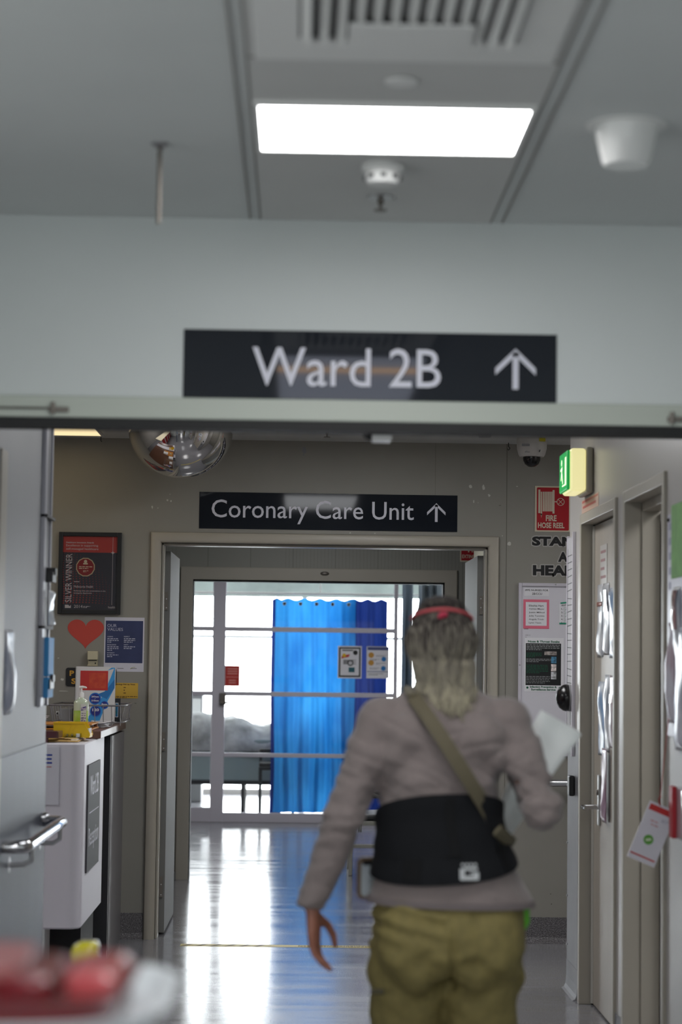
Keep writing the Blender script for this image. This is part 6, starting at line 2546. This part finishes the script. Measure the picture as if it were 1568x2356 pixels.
# crown strands: swept back over the top to the clip
for i in range(110):
    side = rnd.uniform(-1, 1)
    ph0 = PI + side * 1.9
    path = []
    for k in range(9):
        t = k / 8
        z = 1.575 + .068 * math.sin(PI * (.25 + t * .55)) + .004 * rnd.uniform(-1, 1) - .02 * abs(side) * (1 - t)
        ph = ph0 * (1 - t) + (side * .35) * t if side >= 0 else -((-ph0 + 2 * PI) * (1 - t)) + (side * .35) * t
        p = head_surf(ph, min(z, HC.z + .115), .004)
        path.append(p)
    m.tube(path, [.0022, .0032, .0036, .0036, .0034, .0034, .0032, .003, .002], 6)
# long locks falling over the back of the head and neck
for i in range(430):
    ph0 = rnd.uniform(-1.62, 1.62)
    zt_ = 1.600 - .05 * (abs(ph0) / 1.6) ** 2 + rnd.uniform(-.02, .02)
    zend = rnd.uniform(1.335, 1.45) + .055 * (abs(ph0) / 1.6) ** 2
    if ph0 > .2:
        zend -= .012
    waves = rnd.uniform(9, 22)
    wamp = rnd.uniform(.002, .010)
    wph = rnd.uniform(0, 6.3)
    layer = rnd.uniform(.0, .014)
    n_ = 16
    path, rad = [], []
    r0 = rnd.uniform(.0016, .0044)
    drift = rnd.uniform(-.022, .022)
    gather = rnd.uniform(.80, 1.02)
    for k in range(n_ + 1):
        t = k / n_
        z = zt_ + (zend - zt_) * t
        ph = ph0 * (1 - .25 * t)
        p = head_surf(ph, max(z, HC.z - .05), .004 + layer * min(1, t * 3))
        if z < HC.z - .045:
            q = (HC.z - .045 - z) / .12
            p = Vector((HC.x + .016 * q + (p.x - HC.x) * (1 - (1 - gather) * min(1, q * 1.2)), p.y - .006 - .012 * q + .030 * abs(math.sin(ph)) * q, z))
            lo = PY + .034 - .070 - .020 - .030 * max(0, (1.425 - z) / .05)
            p.y = min(p.y, lo + layer * .5 + .02 * abs(math.sin(ph0)))
        wv = wamp * min(1, t * 1.6) * math.sin(z * waves * 6 + wph) + drift * max(0, t - .45)
        p = p + Vector((wv * math.cos(ph), wv * .6 * math.sin(ph), 0))
        path.append(p)
        rad.append(r0 * (1 - .6 * t ** 5) * (.6 + .4 * min(1, t * 5)))
    m.tube(path, rad, 6)
hair = m.build('hair', hairmat(), person, smooth=True, sharp=0)
# headband
m = M()
pts_o = []
for k in range(49):
    ph = -1.75 + 3.5 * k / 48
    z = 1.608 - .028 * (ph / 1.5) ** 2 + .004
    if abs(ph) > 1.4:
        z = 1.608 - .0244 - .006 * (abs(ph) - 1.4) + .004
    pts_o.append(head_surf(ph, z, .0095 if abs(ph) < 1.3 else .0095 - .012 * (abs(ph) - 1.3)))
rows = []
for p in pts_o:
    out = (p - HC)
    out.z = 0
    out.normalize()
    rows.append([p + Vector((0, 0, .0046)), p + out * .002 + Vector((0, 0, .003)), p + out * .002 - Vector((0, 0, .003)), p - Vector((0, 0, .0046)), p - out * .006])
m.loft(rows)
hb_ = m.build('headband', mat('coral_headband', (182, 78, 84), .8), person, smooth=True, sharp=0)
m = M()
kp = head_surf(-.02, 1.598, .014)
m.ellipsoid(kp, .012, .006, .008, 12, 8)
m.ellipsoid(kp + Vector((-.008, 0, -.005)), .007, .005, .006, 10, 6)
m.build('knot', mat('crimson_knot', (176, 40, 70), .6), hb_, smooth=True)

# ---- held and carried things
SY = PY + .27
ed_r = [(1338, 1690), (1300, 1742), (1262, 1796), (1220, 1858), (1172, 1929)]
ed_l = [(1250, 1640), (1228, 1678), (1205, 1725), (1176, 1800), (1142, 1899)]
th = thing('folded_papers', hit(1172, 1929, y=SY), 'long folded white papers held up in the right hand, behind the bent arm', 'papers')
for q in range(3):
    m = M()
    rows = []
    nn = 6
    for (a, b) in zip(ed_l, ed_r):
        A, B = hit(a[0], a[1], y=SY), hit(b[0], b[1], y=SY)
        row = []
        for k in range(nn + 1):
            u = k / nn
            p = A.lerp(B, u)
            p.y += .010 * math.sin(PI * u) * (1 if q < 2 else .6) + q * .0045 + (.012 if u > .45 else 0) * .4
            p += Vector((-.003 * q, 0, .004 * q))
            row.append(p)
        rows.append(row)
    vs = [p for r in rows for p in r]
    fs = []
    for j in range(len(rows) - 1):
        for i in range(nn):
            k = j * (nn + 1) + i
            fs.append((k, k + 1, k + nn + 2, k + nn + 1))
    pb = m.add(vs, fs).build('sheet', mat('pale_green_white_paper', (238, 242, 241), .55), th, smooth=True, sharp=.9)
    pb.modifiers.new('thick', 'SOLIDIFY').thickness = .0016
# phone case at the left hip
a, b = hit(829, 1976, y=PY + .03), hit(862, 2074, y=PY + .03)
th = thing('phone', (a.x + .04, PY + .05, b.z), 'phone in a tan edged case clipped at the left hip', 'phone')
PF = Fr((0, PY + .03, 0), Vector((1, .25, 0)), ZA)
m = M()
PF.rrect(m, a.x, a.x + .075, b.z, a.z, .016, -.012, 0)
m.build('case', mat('tan_case', (120, 100, 78), .5), th, bevel=.002)
m = M()
PF.rrect(m, a.x + .008, a.x + .068, b.z + .008, a.z - .012, .010, .0002, .002)
m.build('screen', mat('pale_screen', (196, 206, 212), .12, coat=.6), th)
m = M()
PF.rrect(m, a.x + .012, a.x + .055, a.z - .020, a.z - .008, .004, .0022, .004)
m.build('camera_bump', MT['dark'], th)
# green item in the right pocket
c = hit(1209, 2112, y=PY + .02)
th = thing('green_bottle', (c.x - .01, PY + .02, c.z - .05), 'bright green object sticking out at the right hip pocket', 'pocket item')
M().tube([(c.x - .012, PY + .02, c.z - .028), (c.x - .008, PY + .02, c.z - .01), (c.x - .008, PY + .02, c.z + .02), (c.x - .012, PY + .02, c.z + .034)], [.012, .018, .018, .010], 16).build('cap', mat('bright_green_plastic', (92, 176, 36), .4), th, smooth=True)

# ================================================================== foreground trolley
TT = 1.112
cart = thing('trolley', (-.50, 2.1, 0), 'grey topped trolley in the near left corner, holding the white and red trays', 'trolley')
M().box(-.95, -.150, 1.80, 2.55, TT - .03, TT).build('top', mat('grey_trolley_top', (120, 122, 124), .4), cart, bevel=.01)
M().box(-.93, -.17, 1.84, 2.5, .30, .32).build('shelf', mat('grey_trolley_shelf', (130, 132, 134), .4), cart, bevel=.004)
for x in (-.92, -.18):
    for y in (1.83, 2.50):
        lg = M().box(x - .014, x + .014, y - .014, y + .014, .09, TT - .03).build('leg', MT['steel'], cart)
        M().lathe((x, y, .045), [(.044, -.012), (.045, 0), (.044, .012)], 20, 'x').build('caster', MT['dark'], lg, smooth=True)
t2 = thing('tray', (-.48, 2.15, TT), 'rounded white plastic tray under the red one on the trolley', 'tray')


def rrp(x0, x1, y0, y1, r, z, n=8):
    out = []
    for cx, cy_, a0 in ((x1 - r, y1 - r, 0), (x0 + r, y1 - r, PI / 2), (x0 + r, y0 + r, PI), (x1 - r, y0 + r, 1.5 * PI)):
        for k in range(n + 1):
            a = a0 + PI / 2 * k / n
            out.append((cx + r * math.cos(a), cy_ + r * math.sin(a), z))
    return out


m = M()
m.loft([rrp(-.86, -.140, 1.95, 2.36, .12, TT + .001), rrp(-.87, -.128, 1.94, 2.37, .13, TT + .022), rrp(-.878, -.120, 1.932, 2.378, .135, TT + .030), rrp(-.865, -.134, 1.945, 2.365, .13, TT + .030), rrp(-.85, -.150, 1.96, 2.35, .12, TT + .012)])
m.build('tray', mat('white_tray', (222, 228, 230), .3, coat=.3), t2, smooth=True, sharp=.8)
zb_ = TT + .0125
t2 = thing('sharps_tray', (-.42, 2.14, zb_), 'dark red plastic tray with a raised rear box in the near left corner', 'red tray')
RED = mat('dark_red_plastic', (98, 9, 19), .3, coat=.3)
m = M()
m.loft([rrp(-.80, -.180, 2.00, 2.26, .05, zb_), rrp(-.805, -.165, 1.995, 2.27, .055, zb_ + .030), rrp(-.81, -.160, 1.99, 2.275, .058, zb_ + .034), rrp(-.80, -.168, 2.0, 2.265, .055, zb_ + .034), rrp(-.79, -.18, 2.01, 2.255, .05, zb_ + .014)])
m.build('tray', RED, t2, smooth=True, sharp=.8)
m = M()
m.loft([rrp(-.78, -.235, 2.05, 2.25, .03, zb_ + .0145), rrp(-.78, -.235, 2.05, 2.25, .03, zb_ + .038), rrp(-.775, -.24, 2.055, 2.245, .03, zb_ + .043)])
m.build('box', mat('red_box_plastic', (104, 18, 28), .28, coat=.4), t2, smooth=True, sharp=.7)
m = M()
m.loft([rrp(-.79, -.27, 2.04, 2.256, .03, zb_ + .0435), rrp(-.79, -.27, 2.04, 2.256, .03, zb_ + .052)])
m.build('lid', mat('dusty_pink_lid', (150, 84, 84), .3, coat=.3), t2, smooth=True, sharp=.7)
m = M()
m.loft([rrp(-.225, -.175, 2.06, 2.25, .02, zb_ + .0145), rrp(-.225, -.172, 2.06, 2.25, .02, zb_ + .040), rrp(-.222, -.176, 2.065, 2.245, .02, zb_ + .044)])
m.build('cup', mat('red_cup_plastic', (170, 70, 74), .28, coat=.4), t2, smooth=True, sharp=.7)

# yellow topped container on a low cart further along
CY = 4.75
c = hit(196, 2192, y=CY)
cart2 = thing('utility_cart', (-.62, CY, 0), 'low brown utility cart behind the red tray, carrying the yellow container', 'utility cart')
CT = c.z - .05
M().box(-.90, c.x + .045, CY - .22, CY + .14, CT - .025, CT).build('top', mat('brown_cart_top', (96, 58, 40), .4), cart2, bevel=.006)
M().box(-.88, c.x + .03, CY - .20, CY + .12, .18, .20).build('shelf', mat('brown_cart_shelf', (96, 62, 46), .5), cart2)
for x in (-.88, c.x + .025):
    for y in (CY - .19, CY + .11):
        M().box(x - .012, x + .012, y - .012, y + .012, 0, CT - .025).build('leg', MT['steel'], cart2)
t2 = thing('yellow_container', (c.x, CY, CT), 'shiny yellow rounded container peeping over the red tray', 'container')
m = M()
m.loft([rrp(c.x - .030, c.x + .028, CY - .03, CY + .03, .018, CT + .0005), rrp(c.x - .032, c.x + .030, CY - .032, CY + .032, .02, CT + .050), rrp(c.x - .026, c.x + .030, CY - .03, CY + .03, .02, CT + .066), rrp(c.x - .010, c.x + .026, CY - .022, CY + .022, .016, CT + .076)])
m.build('container', mat('glossy_yellow', (206, 196, 30), .15, coat=1), t2, smooth=True, sharp=0)
